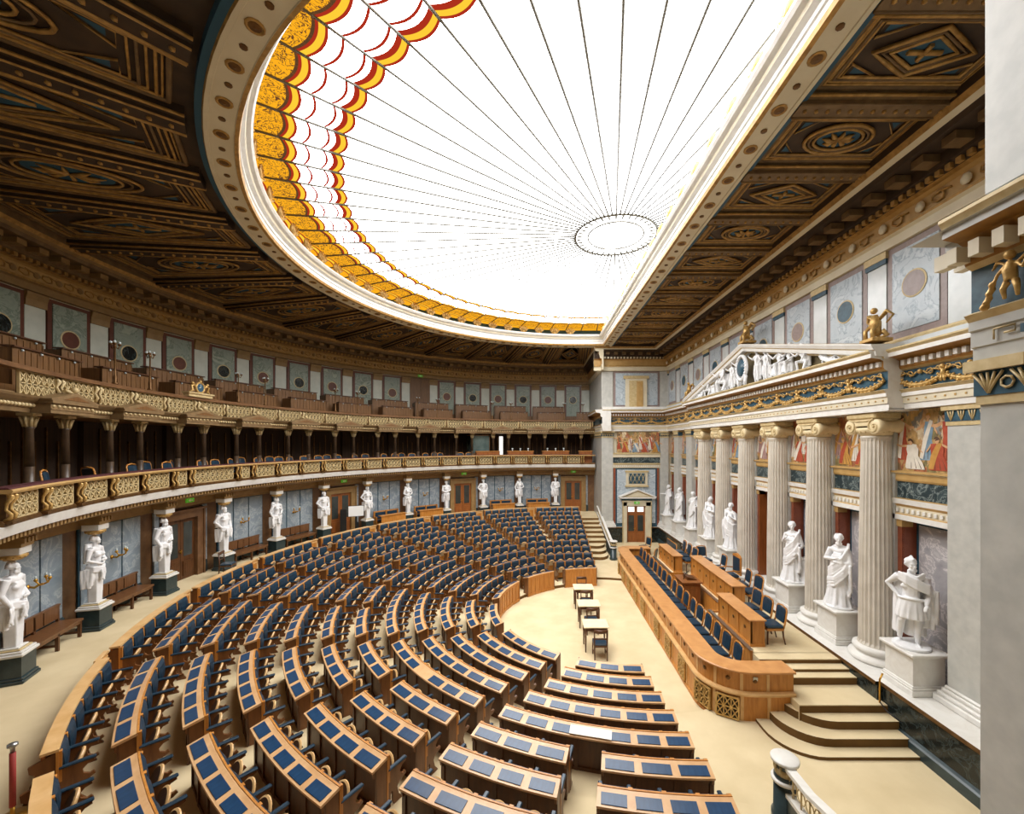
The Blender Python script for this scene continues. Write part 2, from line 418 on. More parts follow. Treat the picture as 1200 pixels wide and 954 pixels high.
def door(name, M, w, h, mats, transom=0.0):
    """double door facing -X; leaves with glass lights"""
    t = place(name, None, None, M); t['kind'] = 'structure'
    f = MB(); fw = .26
    for s in (-1, 1):
        f.box(-.14, .1, s * w / 2, s * (w / 2 + fw), 0, h + fw, 0) if s > 0 else f.box(-.14, .1, -w / 2 - fw, -w / 2, 0, h + fw, 0)
        f.box(-.18, -.14, s * (w / 2 + fw) - .05, s * (w / 2 + fw) + .02, 0, h + fw, 0)
    f.box(-.14, .1, -w / 2, w / 2, h, h + fw, 0); f.box(-.24, .1, -w / 2 - fw - .06, w / 2 + fw + .06, h + fw, h + fw + .07, 0)
    f.build('door_frame', mats[0], t)
    hl = h - transom
    for s in (-1, 1):
        y0, y1 = (0.005, w / 2) if s > 0 else (-w / 2, -.005)
        L = MB(); L.box(-.02, .03, y0, y1, 0, hl - .01, 0)
        L.box(-.05, -.02, y0 + .08, y1 - .08, .12, hl * .30, 0); L.box(-.06, -.05, y0 + .14, y1 - .14, .2, hl * .26, 0)
        leaf = L.build('door_leaf', mats[1], t)
        G = MB(); G.box(-.028, -.02, y0 + .11, y1 - .11, hl * .38, hl - .14, 0); G.build('pane', m['glass'], leaf)
    H = MB(); H.box(-.09, -.05, .03, .06, hl * .44, hl * .5); H.box(-.1, -.08, .03, .14, hl * .47, hl * .485); H.build('door_handle', m['brass'], t)
    if transom:
        G = MB(); G.box(-.02, .03, -w / 2, w / 2, hl, h, 1)
        for s in (-1, 1): G.box(-.03, -.02, s * w / 4 - w * .17, s * w / 4 + w * .17, hl + .08, h - .06, 0)
        G.build('transom_light', [m['corridor'], mats[1]], t)
    return t
for n_, k in enumerate(DOORK[::-1]):
    door('door_%d' % (n_ + 1), TM(14.62, HK(k), ZW), 1.16, 2.12, (m['brownstone'] if k < 4 else m['ochre_mid'], m['door'] if k > 3 else m['oak_dark']))

# ---------------------------------------------------------------- gallery slab above the herms
GA0, GA1 = -7.2, 128.0
def cur(prof, name, mats, mi, a0=GA0, a1=GA1, n=72, extra=None):
    b = MB(); b.sweep(prof, a0, a1, n, mi)
    if extra: extra(b)
    return struct(name, b, mats)
def ex(b):
    a = GA0
    while a < GA1:
        b.box(0, .1, -.035, .035, 4.53, 4.62, 0, TM(13.5, a, 0)); a += .55
prof = [(14.75, 4.06), (14.4, 4.06), (14.4, 4.16), (14.3, 4.18), (14.3, 4.36), (13.85, 4.42), (13.62, 4.5), (13.6, 4.64), (13.44, 4.64), (13.42, 4.7), (13.38, 4.84), (13.5, 4.86), (13.62, 4.7), (16.5, 4.7), (16.5, 4.5)]
cur(prof, 'trim_gallery_front', [m['ochre_mid'], m['white'], m['gilt_stone']], [0, 0, 0, 0, 0, 0, 0, 1, 1, 1, 1, 0, 0, 0, 0], extra=ex)

# back wall, floor and dark drapery of the lower gallery
b = MB(); b.sweep([(16.4, 4.6), (16.4, 6.95), (16.6, 6.95), (16.6, 4.9)], A0, GA1, 90)
for k in range(-1, 13):
    for t in range(-4, 5, 1):
        a = -1.25 + 10.15 * k + t * 1.13
        b.box(-.05, .0, -.02, .02, 4.9, 6.3 + .4 * (t % 2), 1, TM(16.4, a, 0))
    b.box(-.18, 0, -.22, .22, 4.9, 6.9, 0, TM(16.4, -1.25 + 10.15 * k + 5, 0))
struct('wall_gallery', b, [m['curtain'], m['bronze']])

# upper gallery slab and entablature over the gallery columns
prof = [(16.6, 6.92), (14.42, 6.92), (14.4, 6.9), (14.12, 6.9), (14.1, 6.99), (14.08, 7.0), (14.06, 7.1), (13.98, 7.14), (13.92, 7.2), (13.9, 7.24), (14.1, 7.26), (14.1, 7.3), (14.8, 7.3), (14.8, 7.55), (15.6, 7.55), (15.6, 7.9), (16.4, 7.9), (16.4, 8.25), (17.4, 8.25), (17.4, 6.92)]
def ex(b):
    a = GA0
    while a < GA1:
        b.ball((0, 0, 7.05), .045, 6, 4, 1, TM(14.06, a, 0)); a += .42
cur(prof, 'trim_upper_gallery', [m['ochre_dark'], m['gilt_stone'], m['walnut']], [2, 2, 0, 0, 0, 0, 0, 0, 0, 0, 0, 0, 2, 2, 2, 2, 2, 2, 2, 2], extra=ex)

# ---------------------------------------------------------------- upper curved wall
UA0, UA1 = -6.0, 186.0
b = MB(); b.sweep([(17.35, 7.3), (17.35, 12.4), (17.7, 12.4), (17.7, 7.3)], UA0, UA1, 96)
struct('wall_round_upper', b, m['cream'])
b = MB()
DISC = ['redbrown', 'dark', 'redbrown', 'teal', 'redbrown', 'dark']
for k in range(0, 18):
    ac = -1.83 + 6.36 * k
    if k == 6: continue
    b.sweep([(17.34, 8.3), (17.27, 8.3), (17.27, 10.68), (17.34, 10.68)], ac - 2.12, ac + 2.12, 4, 1)
    b.sweep([(17.3, 8.3), (17.24, 8.3), (17.24, 10.56), (17.3, 10.56)], ac - 1.68, ac + 1.68, 4, 0)
    M = TM(17.24, ac, 9.55) @ Matrix.Rotation(-pi / 2, 4, 'Y')
    b.lathe([(.3, 0), (.3, .012), (.27, .016)], 20, 2, M, False); b.lathe([(.26, .012), (.26, .02)], 20, 3 if k % 2 else 4, M, False)
for k in range(-1, 18):
    ac = -1.83 + 6.36 * k + 3.18
    if k == 5 or k == 6: pass
    b.sweep([(17.34, 10.3), (17.25, 10.3), (17.24, 10.5), (17.2, 10.62), (17.2, 10.7), (17.34, 10.7)], ac - 1.0, ac + 1.0, 3, 5)
    b.sweep([(17.34, 8.3), (17.29, 8.3), (17.29, 10.3), (17.34, 10.3)], ac - .95, ac + .95, 3, 6)
struct('wall_round_upper_panels', b, [m['panel_green'], m['redbrown'], m['gilt_stone'], m['redbrown'], m['dark'], m['ochre_mid'], m['pale_green']])
t = place('door_6', None, None, TM(17.33, -1.83 + 6.36 * 6, 8.25)); t['kind'] = 'structure'
b = MB(); b.box(-.1, .0, -.7, .7, 0, 2.45); b.box(-.12, -.1, -.62, -.04, .1, 2.3); b.box(-.12, -.1, .04, .62, .1, 2.3); b.build('door_leaf', m['walnut'], t)

CORN = [(17.42, 10.72), (17.22, 10.74), (17.22, 10.94), (17.14, 10.98), (17.14, 11.04), (17.22, 11.06), (17.22, 11.38), (17.12, 11.42), (17.0, 11.44), (16.98, 11.56), (16.92, 11.6), (16.92, 11.84), (16.5, 11.86), (16.46, 11.96), (16.36, 12.02), (16.3, 12.12), (16.3, 12.35), (17.42, 12.35)]
CMI = [0, 0, 0, 1, 1, 2, 2, 1, 3, 3, 3, 3, 3, 0, 1, 3, 3, 3]
def corn_bits(b, put, step_d, step_m, L):
    """put(s, proj, width, z0, z1, slot): small block at running length s"""
    s = 0
    while s < L:
        put(s, .09, step_d * .5, 11.45, 11.55, 1, 17.0); s += step_d
    s = 0
    while s < L:
        put(s, .34, step_m * .42, 11.68, 11.83, 4, 16.92); s += step_m
b = MB(); b.sweep(CORN, UA0, UA1, 120, CMI)
def put(s, pr, w, z0, z1, mi, r): b.box(-pr, 0, -w / 2, w / 2, z0, z1, mi, TM(r, UA0 + degrees(s / 17.0), 0))
corn_bits(b, put, .2, .62, radians(UA1 - UA0) * 17.0)
for k in range(0, 62):          # scroll frieze
    M = TM(17.2, UA0 + 1 + 2.1 * k, 11.22)
    pts = [(0, .28 * t * cos(t * 9) - .0, .12 * sin(t * 9) * (1 - t * .3)) for t in [q / 9 for q in range(1, 10)]]
    b.tube(pts, .022, 4, 1, M)
    b.ball((0, .33, 0), .1, 6, 4, 0, M, (.4, 1, 1))
struct('trim_round_cornice', b, [m['ochre_mid'], m['ceil_gold'], m['ochre'], m['ceil_trim'], m['ochre_mid']])

# ---------------------------------------------------------------- ceiling
b = MB(); b.sweep([(10.7, 12.34), (17.7, 12.34), (17.7, 12.5), (10.7, 12.5)], -2, 182, 92)
b.box(1.8, 4.7, 25.22, 32.2, 12.34, 12.5); b.box(1.8, 4.7, -3, 3.32, 12.34, 12.5)
b.box(4.5, 8.9, 0, 26.2, 12.34, 12.5)
struct('ceiling', b, m['ceil'])
def frame_tubes(b, loops, z, r, mi):
    r *= .62
    for lp in loops:
        b.tube([(x, y, z) for x, y in lp], r, 5, mi, closed=True)
def coffer(b, f, kind):
    """f(u, v) -> (x, y); u across 0..1 from rim to wall, v -1..1"""
    def rect(u0, u1, v): return [f(u0 + (u1 - u0) * q / 6, -v) for q in range(7)] + [f(u1 + (u0 - u1) * q / 6, v) for q in range(7)]
    frame_tubes(b, [rect(.03, .97, .93)], 12.3, .09, 2)
    frame_tubes(b, [rect(.06, .94, .86)], 12.3, .05, 1)
    frame_tubes(b, [rect(.10, .90, .74)], 12.31, .05, 2)
    for q_, w_ in ((.045, .895), (.08, .80), (.12, .69)): frame_tubes(b, [rect(q_, 1 - q_, w_)], 12.315, .04, 1)
    if kind == 0:
        for q, rr, mi in ((1, .06, 1), (.86, .04, 2), (.72, .05, 1)):
            frame_tubes(b, [[f(.5 + .24 * q * cos(t * pi / 12), .58 * q * sin(t * pi / 12)) for t in range(24)]], 12.29, rr, mi)
        o = [(*f(.5 + .15 * cos(t * pi / 10), .36 * sin(t * pi / 10)), 12.31) for t in range(20)]
        b.add(o, [tuple(range(20))], 3)
        for t in range(8):
            p = f(.5 + .08 * cos(t * pi / 4), .2 * sin(t * pi / 4)); q = f(.5, 0)
            b.tube([(*q, 12.29), (*p, 12.27), (*f(.5 + .12 * cos(t * pi / 4), .29 * sin(t * pi / 4)), 12.3)], [.02, .05, .01], 5, 1)
        tri = [(.14, .20), (.26, .66), (.14, .66)]
    else:
        for q, rr, mi in ((1, .06, 1), (.82, .04, 2), (.66, .05, 1)):
            frame_tubes(b, [[f(.5 - .3 * q, 0), f(.5 - .15 * q, .3 * q), f(.5, .6 * q), f(.5 + .15 * q, .3 * q), f(.5 + .3 * q, 0), f(.5 + .15 * q, -.3 * q), f(.5, -.6 * q), f(.5 - .15 * q, -.3 * q)]], 12.29, rr, mi)
        b.add([(*f(.5 - .17, 0), 12.31), (*f(.5, .34), 12.31), (*f(.5 + .17, 0), 12.31), (*f(.5, -.34), 12.31)], [(0, 1, 2, 3)], 3)
        for t in range(4):
            b.tube([(*f(.5, 0), 12.29), (*f(.5 + .1 * cos(t * pi / 2), .2 * sin(t * pi / 2)), 12.29)], .04, 5, 1)
        tri = [(.14, .32), (.34, .66), (.14, .66)]
    for su in (0, 1):
        for sv in (-1, 1):
            T3 = [f(u if su == 0 else 1 - u, sv * v) for u, v in tri]
            frame_tubes(b, [T3], 12.31, .035, 1)
            c = (sum(p[0] for p in T3) / 3, sum(p[1] for p in T3) / 3)
            T4 = [(c[0] + (p[0] - c[0]) * .5, c[1] + (p[1] - c[1]) * .5, 12.325) for p in T3]
            b.add(T4, [(0, 1, 2)], 3)
b = MB(); bm_ = MB()
for k in range(-1, 14):
    ab = 5 + 10.15 * k
    M = TM(0, ab, 0)
    for w_, z0, mi in ((.30, 12.16, 0), (.20, 12.1, 0)):
        bm_.box(11.0, 16.5, -w_, w_, z0, 12.34, mi, M)
    for s in (-1, 1): bm_.tube([(11.0, s * .3, 12.17), (16.5, s * .3, 12.17)], .03, 5, 1, M); bm_.tube([(11.0, s * .17, 12.1), (16.5, s * .17, 12.1)], .025, 5, 1, M)
    for q in range(18): bm_.ball((11.2 + q * .3, 0, 12.09), .05, 5, 3, 1, M)
    if k < 13:
        ac = ab + 5.07
        def f(u, v, ac=ac):
            r = 11.05 + 5.3 * u; return P(r, ac + v * (5.07 - degrees(.33 / r)), 0)[:2]
        coffer(b, f, k % 2)
def ybeam(k): return 5.45 + 1.82 * k
for k in range(-1, 11):
    yb = ybeam(k)
    for w_, z0 in ((.26, 12.18), (.17, 12.12)): bm_.box(4.6, 7.5, yb - w_, yb + w_, z0, 12.34, 2)
    for s in (-1, 1): bm_.tube([(4.6, yb + s * .26, 12.19), (7.5, yb + s * .26, 12.19)], .03, 5, 1); bm_.tube([(4.6, yb + s * .15, 12.12), (7.5, yb + s * .15, 12.12)], .02, 5, 2)
    for q in range(14): bm_.ball((4.75 + q * .2, yb, 12.11), .04, 5, 3, 1)
    def f(u, v, yb=yb): return (4.68 + 2.65 * u, yb + .91 + v * .66)
    coffer(b, f, (k + 1) % 2)
struct('ceiling_beams', bm_, [m['ceil'], m['ceil_gold'], m['ceil_trim']])
struct('ceiling_coffers', b, [m['ceil'], m['ceil_gold'], m['ceil_trim'], m['ceil_blue']])

# ---------------------------------------------------------------- rim of the skylight
def dpath(o, z, n=72):
    R = 10.93 - o; xe = 4.55 - o
    pts = [(xe, KY + R, z)] + [(KX - R * sin(pi * k / n), KY + R * cos(pi * k / n), z) for k in range(n + 1)] + [(xe, KY - R, z)]
    for k in range(1, 24):
        pts.append((xe, KY - R + 2 * R * k / 24, z))
    return pts
RIM = [(-.12, 12.34), (-.12, 12.16), (-.02, 12.14), (0, 12.1), (.07, 12.1), (.08, 12.12), (.46, 12.12), (.47, 12.1), (.54, 12.12), (.56, 12.2), (.53, 12.22), (.53, 12.34), (.56, 12.36), (.56, 12.44), (.64, 12.5), (.66, 12.56), (.74, 12.6), (.78, 12.66), (.78, 12.72), (.70, 12.74), (-.1, 12.78), (-.1, 13.22), (-.9, 13.3)]
RMI = [2, 2, 1, 3, 3, 0, 3, 1, 1, 4, 4, 4, 4, 4, 3, 4, 4, 4, 4, 4, 5, 4, 4]
rings = [dpath(o, z) for o, z in RIM]
b = MB(); nn = len(rings[0])
for i in range(len(rings) - 1):
    for j in range(nn):
        k = (j + 1) % nn
    b.strip([rings[i], rings[i + 1]], RMI[i], True, False)
def rim_points(o, z, step, both=True):
    R = 10.93 - o; xe = 4.55 - o; out = []
    n = int(round(pi * R / step))
    for k in range(n): out.append((KX - R * sin(pi * (k + .5) / n), KY + R * cos(pi * (k + .5) / n), z, pi * (k + .5) / n + pi / 2))
    n = int(round(2 * R / step))
    for k in range(n): out.append((xe, KY - R + 2 * R * (k + .5) / n, z, pi))
    return out
for i, (x, y, z, t) in enumerate(rim_points(.27, 12.115, .48)):
    M = T(x, y, z, t) @ Matrix.Rotation(pi, 4, 'X')
    if i % 2: b.lathe([(.13, -.02), (.13, .012), (.11, .02), (.09, .008)], 12, 1, M, False); b.lathe([(.09, -.01), (.085, .012), (.03, .02), (.001, .03)], 10, 6, M, False)
    else: b.lathe([(.06, -.01), (.055, .014), (.001, .022)], 8, 6, M, False)
rim = struct('trim_skylight', b, [m['cream'], m['ceil_gold'], m['ceil_blue'], m['cream'], m['white'], m['ceil_blue'], m['bronze']])
fan = MB()
for t in range(-3, 4):
    a = t * .4
    fan.tube([(0, .03 * t, .02), (-.02, .16 * sin(a), .06 + .12 * cos(a)), (-.06, .24 * sin(a), .08 + .22 * cos(a))], [.02, .035, .018], 5)
fan.ball((0, 0, .03), .06, 6, 4)
fan.v = [(x * 1.25, y * 1.25, z * 1.25) for x, y, z in fan.v]
fme = fan.mesh('antefix', m['gilt'])
for x, y, z, t in rim_points(.72, 12.73, .93):
    place('antefix', fme, rim, T(x, y, z, t))

# glass roof: shallow cone of panes with its glazing bars
GX, GY = 2.75, 14.27
def gz(r): return 13.49 - .29 * r / 10.5
b = MB()
rad = [.02, .95, 1.39, 4, 7, 8.6, 9.0, 9.5, 10.0, 10.5, 11.0, 11.7]
rings = []
for r in rad:
    ring = []
    for k in range(144):
        a = radians(2.5 * k); rr = r
        if -sin(a) > 0: rr = min(r, 2.6 / max(-sin(a), 1e-6))
        ring.append((GX - rr * sin(a), GY + rr * cos(a), gz(rr)))
    rings.append(ring)
b.strip(rings, 0, True, False)
sky = struct('window_skylight', b, m['sky']); 
sky.data.transform(Matrix.Translation((-GX, -GY, 0))); sky.location = (GX, GY, 0)
bars = MB()
for k in range(72):
    a = radians(5 * k); r1 = 11.3
    if -sin(a) > 0: r1 = min(r1, 2.5 / -sin(a))
    if r1 < 1.6: continue
    bars.tube([(-r * sin(a), r * cos(a), gz(r) - .03) for r in (1.39, r1)], .03, 4)
for R_, q in ((1.39, .045), (.95, .035)):
    bars.tube([(-R_ * sin(2 * pi * k / 48), R_ * cos(2 * pi * k / 48), gz(R_) - .03) for k in range(48)], q, 4, closed=True)
for k in range(36):
    a = radians(10 * k); bars.tube([(-r * sin(a), r * cos(a), gz(r) - .04) for r in (1.16, 1.32)], .035, 4)
for s in (-1, 1):
    bars.tube([(s * .35, -.9, gz(.9) - .05), (s * .35, .9, gz(.9) - .05)], .02, 4)
bars.build('glazing_bars', m['lead'], sky)
# ---------------------------------------------------------------- long wall with the portico
YM = 14.83                                   # middle of the portico
COLY = [9.92, 11.92, 13.92, 16.0, 18.0, 20.0]
FARP = [(21.7, 22.5), (23.7, 24.5)]
b = MB(); b.box(WX + .35, WX + .6, 0, 27, -.2, 7.2, 0)
b.box(8.3, 8.8, 0, 27, 7.0, 8.25, 0)
b.box(8.25, 8.8, 0, 27, 8.2, 12.4, 0)
struct('wall_long', b, m['cream'])
# plinth with dark skirting
b = MB()
def plinth(y0, y1, x):
    b.runy([(x, .1), (x, .98), (x - .05, 1.0), (x - .05, 1.03), (x - .03, 1.07), (WX + .4, 1.07), (WX + .4, .1)], y0, y1, [1, 2, 2, 2, 0, 0, 0])
    b.runy([(x, .1), (x - .08, .1), (x - .08, .3), (x - .05, .33), (x, .36)], y0, y1, 3)
plinth(1.5, 8.95, 7.52); plinth(8.95, 20.95, 7.42); plinth(20.95, 25.6, 7.6)
b.runx([(25.5, .1), (25.5, .98), (25.45, 1.0), (25.45, 1.03), (25.47, 1.07), (25.9, 1.07), (25.9, .1)], PX + .0, 5.35, [1, 2, 2, 2, 0, 0, 0])
b.runx([(25.5, .1), (25.5, .98), (25.45, 1.0), (25.45, 1.03), (25.47, 1.07), (25.9, 1.07), (25.9, .1)], 7.09, 7.7, [1, 2, 2, 2, 0, 0, 0])
struct('baseboard_long', b, [m['white'], m['dark'], m['bronze'], m['green']])

# bays: niche fields, red pilasters, bands and painted frieze
pil = [(7.40, 8.2)] + [(y - .36, y + .36) for y in COLY] + FARP
bays = []
edges = [(7.40, 8.2)] + [(y - .33, y + .33) for y in COLY] + FARP + [(25.6, 25.7)]
for i in range(len(edges) - 1): bays.append((edges[i][1], edges[i + 1][0], i))
wl = MB()
for y0, y1, i in bays:
    yc = (y0 + y1) / 2; hw = min(.62, (y1 - y0) / 2 - .12)
    # wall round the opening
    wl.box(WX, WX + .36, y0 - .3, yc - hw, 1.07, 4.5, 0); wl.box(WX, WX + .36, yc + hw, y1 + .3, 1.07, 4.5, 0); wl.box(WX, WX + .36, y0 - .3, y1 + .3, 4.5, 7.1, 0)
    for s in (-1, 1):
        ya = yc + s * hw; yb = yc + s * (hw + .12)
        wl.box(WX - .03, WX + .35, min(ya, yb), max(ya, yb), 1.07, 4.35, 1)
        wl.box(WX - .06, WX + .2, min(ya, yb) - .03, max(ya, yb) + .03, 4.33, 4.5, 2)
        wl.box(WX + .002, WX + .35, min(ya, ya - s * .01), max(ya, ya - s * .01), 1.07, 4.48, 1)
    # lintel, dentil band, green band, ledge
    wl.runy([(WX, 4.5), (WX - .1, 4.5), (WX - .1, 4.62), (WX - .06, 4.64), (WX - .06, 4.8), (WX - .1, 4.86), (WX - .12, 4.98), (WX, 5.0)], y0 - .3, y1 + .3, [3, 3, 2, 4, 2, 3, 2, 2])
    yy = y0
    while yy < y1: wl.box(WX - .09, WX - .05, yy, yy + .06, 4.68, 4.76, 3); yy += .13
    wl.box(WX - .04, WX + .02, y0 - .3, y1 + .3, 5.0, 5.38, 5)
    wl.runy([(WX, 5.38), (WX - .06, 5.38), (WX - .08, 5.42), (WX - .08, 5.54), (WX - .14, 5.58), (WX - .14, 5.61), (WX, 5.63)], y0 - .3, y1 + .3, [2, 2, 2, 4, 2, 2, 2])
    # back of the niche
    if i == 3:
        wl.box(WX + .3, WX + .34, yc - hw, yc + hw, 1.07, 4.5, 6)
        wl.box(WX - .02, WX + .34, yc + hw - .03, yc + hw, 1.07, 4.45, 7); wl.box(WX - .0, WX + .34, yc - hw, yc + hw, 1.07, 1.28, 3)
    else:
        wl.box(WX + .3, WX + .34, yc - hw, yc + hw, 1.07, 4.5, 8)
        wl.box(WX + .27, WX + .31, yc - hw + .1, yc + hw - .1, 1.07, 4.38, 9)
struct('wall_long_bays', wl, [m['column'], m['red'], m['ochre'], m['white'], m['cream'], m['greengrey'], m['redbrown'], m['door'], m['teal'], m['panel_warm']])
pb = MB()
for y0, y1, i in bays:
    pb.box(WX - .03, WX + .01, y0 - .2, y1 + .2, 5.63, 7.0)
pb.box(5.0, 7.62, 25.5, 25.56, 5.66, 6.95)
po = struct('wall_painted_frieze', pb, m['paint'])

# painted groups of plain draped figures on the frieze fields
PC = [mk('fresco_' + n_, lin(*a), lin(*c), .65, kind='noise', scale=7) for n_, a, c in (('skin', (196, 148, 104), (214, 170, 126)), ('umber', (78, 54, 36), (98, 70, 46)), ('red', (158, 62, 38), (178, 80, 50)), ('blue', (104, 132, 152), (132, 156, 172)), ('white', (206, 198, 182), (222, 214, 200)), ('green', (88, 96, 62), (108, 114, 76)), ('ochre', (176, 126, 52), (196, 146, 70)), ('rose', (150, 116, 112), (170, 138, 130)))]
def fresco(b, put, s0, s1, z0, h, n_, rg):
    for j in range(n_):
        s = s0 + (s1 - s0) * (j + .5) / n_ + rg.uniform(-.06, .06); back = j % 2 == 0
        H = h * (rg.uniform(.74, .84) if back else rg.uniform(.5, .66)); zb = z0 + (h * rg.uniform(.1, .2) if back else h * .02)
        d = .002 + (.0 if back else .012) + .0012 * j; ln = rg.uniform(-.1, .1); c1, c2 = rg.sample([2, 3, 4, 5, 6, 7, 2, 4], 2); W = .17 if back else .24
        def poly(pts, mi, dd):
            b.add([put(s + u + ln * v, zb + v * H, d + dd) for u, v in pts], [tuple(range(len(pts)))], mi)
        poly([(-W, 0), (W * .9, .0), (W * .8, .2), (W * .55, .45), (W * .6, .62), (W * .5, .76), (-W * .45, .78), (-W * .62, .62), (-W * .5, .42), (-W * .85, .2)], c1, 0)
        poly([(-W * .5, .76), (-W * .1, .8), (W * .62, .42), (W * .95, .04), (W * .5, .02), (W * .1, .36)], c2, .002)
        for q in range(3): poly([(-W * .7 + q * W * .5, .02), (-W * .62 + q * W * .5, .02), (-W * .3 + q * W * .25, .4)], 1, .001)
        t = rg.choice((-1, 1))
        for e, (ax_, az) in ((1, (t * rg.uniform(.18, .3), rg.uniform(-.12, .22))), (-1, (-t * .12, -.2))):
            x0 = e * t * W * .5; poly([(x0, .70), (x0 + ax_ * .5, .66 + az * .4), (x0 + ax_, .70 + az), (x0 + ax_ * .98, .75 + az), (x0 + ax_ * .5, .73 + az * .4), (x0, .77)], 0, .003)
        hx = t * .02; r = .062 / H * .9
        poly([(hx - .022, .76), (hx + .024, .76), (hx + .022, .86), (hx - .022, .86)], 0, .003)
        poly([(hx + .056 * cos(k * pi / 7), .87 + r * 1.15 * sin(k * pi / 7)) for k in range(14)], 0, .004)
        poly([(hx + .06 * cos(k * pi / 7), .875 + r * 1.2 * sin(k * pi / 7)) for k in range(8)] + [(hx - t * .05, .83), (hx - t * .02, .89)], 1 if rg.random() < .75 else 6, .005)
rg = random.Random(5); fb = MB()
for y0, y1, i in bays:
    fresco(fb, lambda s, z, d: (WX - .03 - d, s, z), y0 + .02, y1 - .02, 5.65, 1.32, 5, rg)
fresco(fb, lambda s, z, d: (s, 25.5 - d, z), 5.05, 7.58, 5.68, 1.25, 8, rg)
struct('wall_painted_figures', fb, PC)

# flat pilasters at both ends of the portico
pb = MB()
def pilaster(y0, y1, x=8.2):
    pb.box(x, WX + .1, y0, y1, 1.4, 6.62, 0)
    for d, z0, z1 in ((.16, 1.07, 1.2), (.12, 1.2, 1.28), (.07, 1.28, 1.36), (.04, 1.36, 1.42)): pb.rbox(x - d, WX + .1, y0 - d, y1 + d, z0, z1, .02, 1)
    for d, z0, z1, mi in ((.02, 6.6, 6.68, 2), (.03, 6.68, 6.9, 3), (.07, 6.9, 7.0, 2)): pb.box(x - d, WX + .1, y0 - d, y1 + d, z0, z1, mi)
    n = max(2, int((y1 - y0) / .16))
    for k in range(n):
        yy = y0 + (y1 - y0) * (k + .5) / n
        for t in (-1, 0, 1): pb.tube([(x - .035, yy, 6.7), (x - .04, yy + t * .04, 6.8), (x - .045, yy + t * .055, 6.88)], .014, 4, 2)
pilaster(7.40, 8.2)
for a, c in FARP: pilaster(a, c)
for y in COLY: pb.box(8.35, WX + .1, y - .34, y + .34, 1.07, 6.9, 0)
struct('trim_pilasters', pb, [m['pier'], m['white'], m['gilt_stone'], m['teal']])

# entablature; profile offsets p run out from the wall face
ENT = [(0, 7.0), (.02, 7.0), (.02, 7.12), (.05, 7.13), (.05, 7.27), (.08, 7.28), (.08, 7.36), (.14, 7.42), (.04, 7.45), (.04, 7.84), (.12, 7.88), (.14, 7.92), (.14, 8.06), (.22, 8.1), (.42, 8.13), (.42, 8.22), (.47, 8.27), (.47, 8.3), (0, 8.34)]
EMI = [0, 0, 1, 2, 2, 0, 3, 3, 4, 3, 5, 5, 5, 5, 0, 3, 3, 0, 0]
EM = lambda: [m['white'], m['white'], m['cream'], m['gilt_stone'], m['teal'], m['gold_shade']]
def ent_dentils(b, put, L, st=.16):
    s = .05
    while s < L: put(s); s += st
b = MB()
def ent_y(y0, y1, x, scale=1.0):
    b.runy([(x - p * scale, z) for p, z in ENT[:-1]] + [(x + .5, 8.34), (x + .5, 7.0)], y0, y1, EMI[:-1] + [0, 0])
    ent_dentils(b, lambda s: b.box(x - .21, x - .13, y0 + s, y0 + s + .08, 7.94, 8.05, 0), y1 - y0 - .1)
    k = 0; yy = y0 + .1
    while yy < y1: b.box(x - .062, x - .04, yy, yy + .035, 7.18, 7.215, 6); yy += .2
ent_y(1.6, 9.05, 8.12); ent_y(9.05, 20.75, 7.78); ent_y(20.75, 25.6, 8.12)
b.box(7.75, 8.5, 9.05, 20.75, 6.97, 7.02, 0)
def ent_x(x0, x1, y, sg=-1):
    b.runx([(y + sg * p, z) for p, z in ENT[:-1]] + [(y - sg * .5, 8.34), (y - sg * .5, 7.0)], x0, x1, EMI[:-1] + [0, 0])
    ent_dentils(b, lambda s: b.box(x0 + s, x0 + s + .08, min(y + sg * .21, y + sg * .13), max(y + sg * .21, y + sg * .13), 7.94, 8.05, 0), x1 - x0 - .1)
ent_x(PX - .04, 8.2, 25.5); 
b.runy([(PX - p, z) for p, z in ENT[:-1]] + [(PX + .5, 8.34), (PX + .5, 7.0)], 25.06, 33, EMI[:-1] + [0, 0])
ent = struct('trim_long_entablature', b, EM() + [m['gilt']])

# gilded garlands held by small winged figures, along the blue frieze
g = MB(); yy = []
pts = [(0, .5 * (2 * t - 1), -.02 - .16 * (1 - (2 * t - 1) ** 2)) for t in [q / 8 for q in range(9)]]
g.tube(pts, [.03, .045, .055, .06, .065, .06, .055, .045, .03], 6)
for k, p in enumerate(pts): g.ball((-.03, p[1], p[2]), .035, 5, 3)
for s in (-1, 1):
    g.tube([(-.02, s * .45, .06), (-.03, s * .3, .11), (-.02, s * .16, .03), (-.02, s * .08, .10)], [.02, .015, .015, .02], 5)
    g.tube([(-.02, s * .5, .0), (-.03, s * .42, .12)], [.02, .012], 4)
for k in range(26):
    u = (k / 25 - .5) * .98; g.ball((-.035, u * .98, -.02 - .16 * (1 - (2 * u / .98) ** 2) + .05 * ((k % 3) - 1)), .03, 5, 3)
for s in (-1, 1):
    g.tube([(-.015, s * .22 + .09 * (1 - q / 9) * cos(q * .9) , .06 + .09 * (1 - q / 9) * sin(q * .9)) for q in range(9)], .016, 4)
    g.tube([(-.015, s * .40 + .07 * (1 - q / 9) * cos(q * .9), .10 + .06 * (1 - q / 9) * sin(q * .9)) for q in range(9)], .014, 4)
g.ball((-.02, 0, .1), .05, 6, 4)
g.ball((-.04, .5, .12), .05, 6, 4); g.ball((-.035, .5, .0), .055, 6, 4, sc=(.8, .8, 1.6))
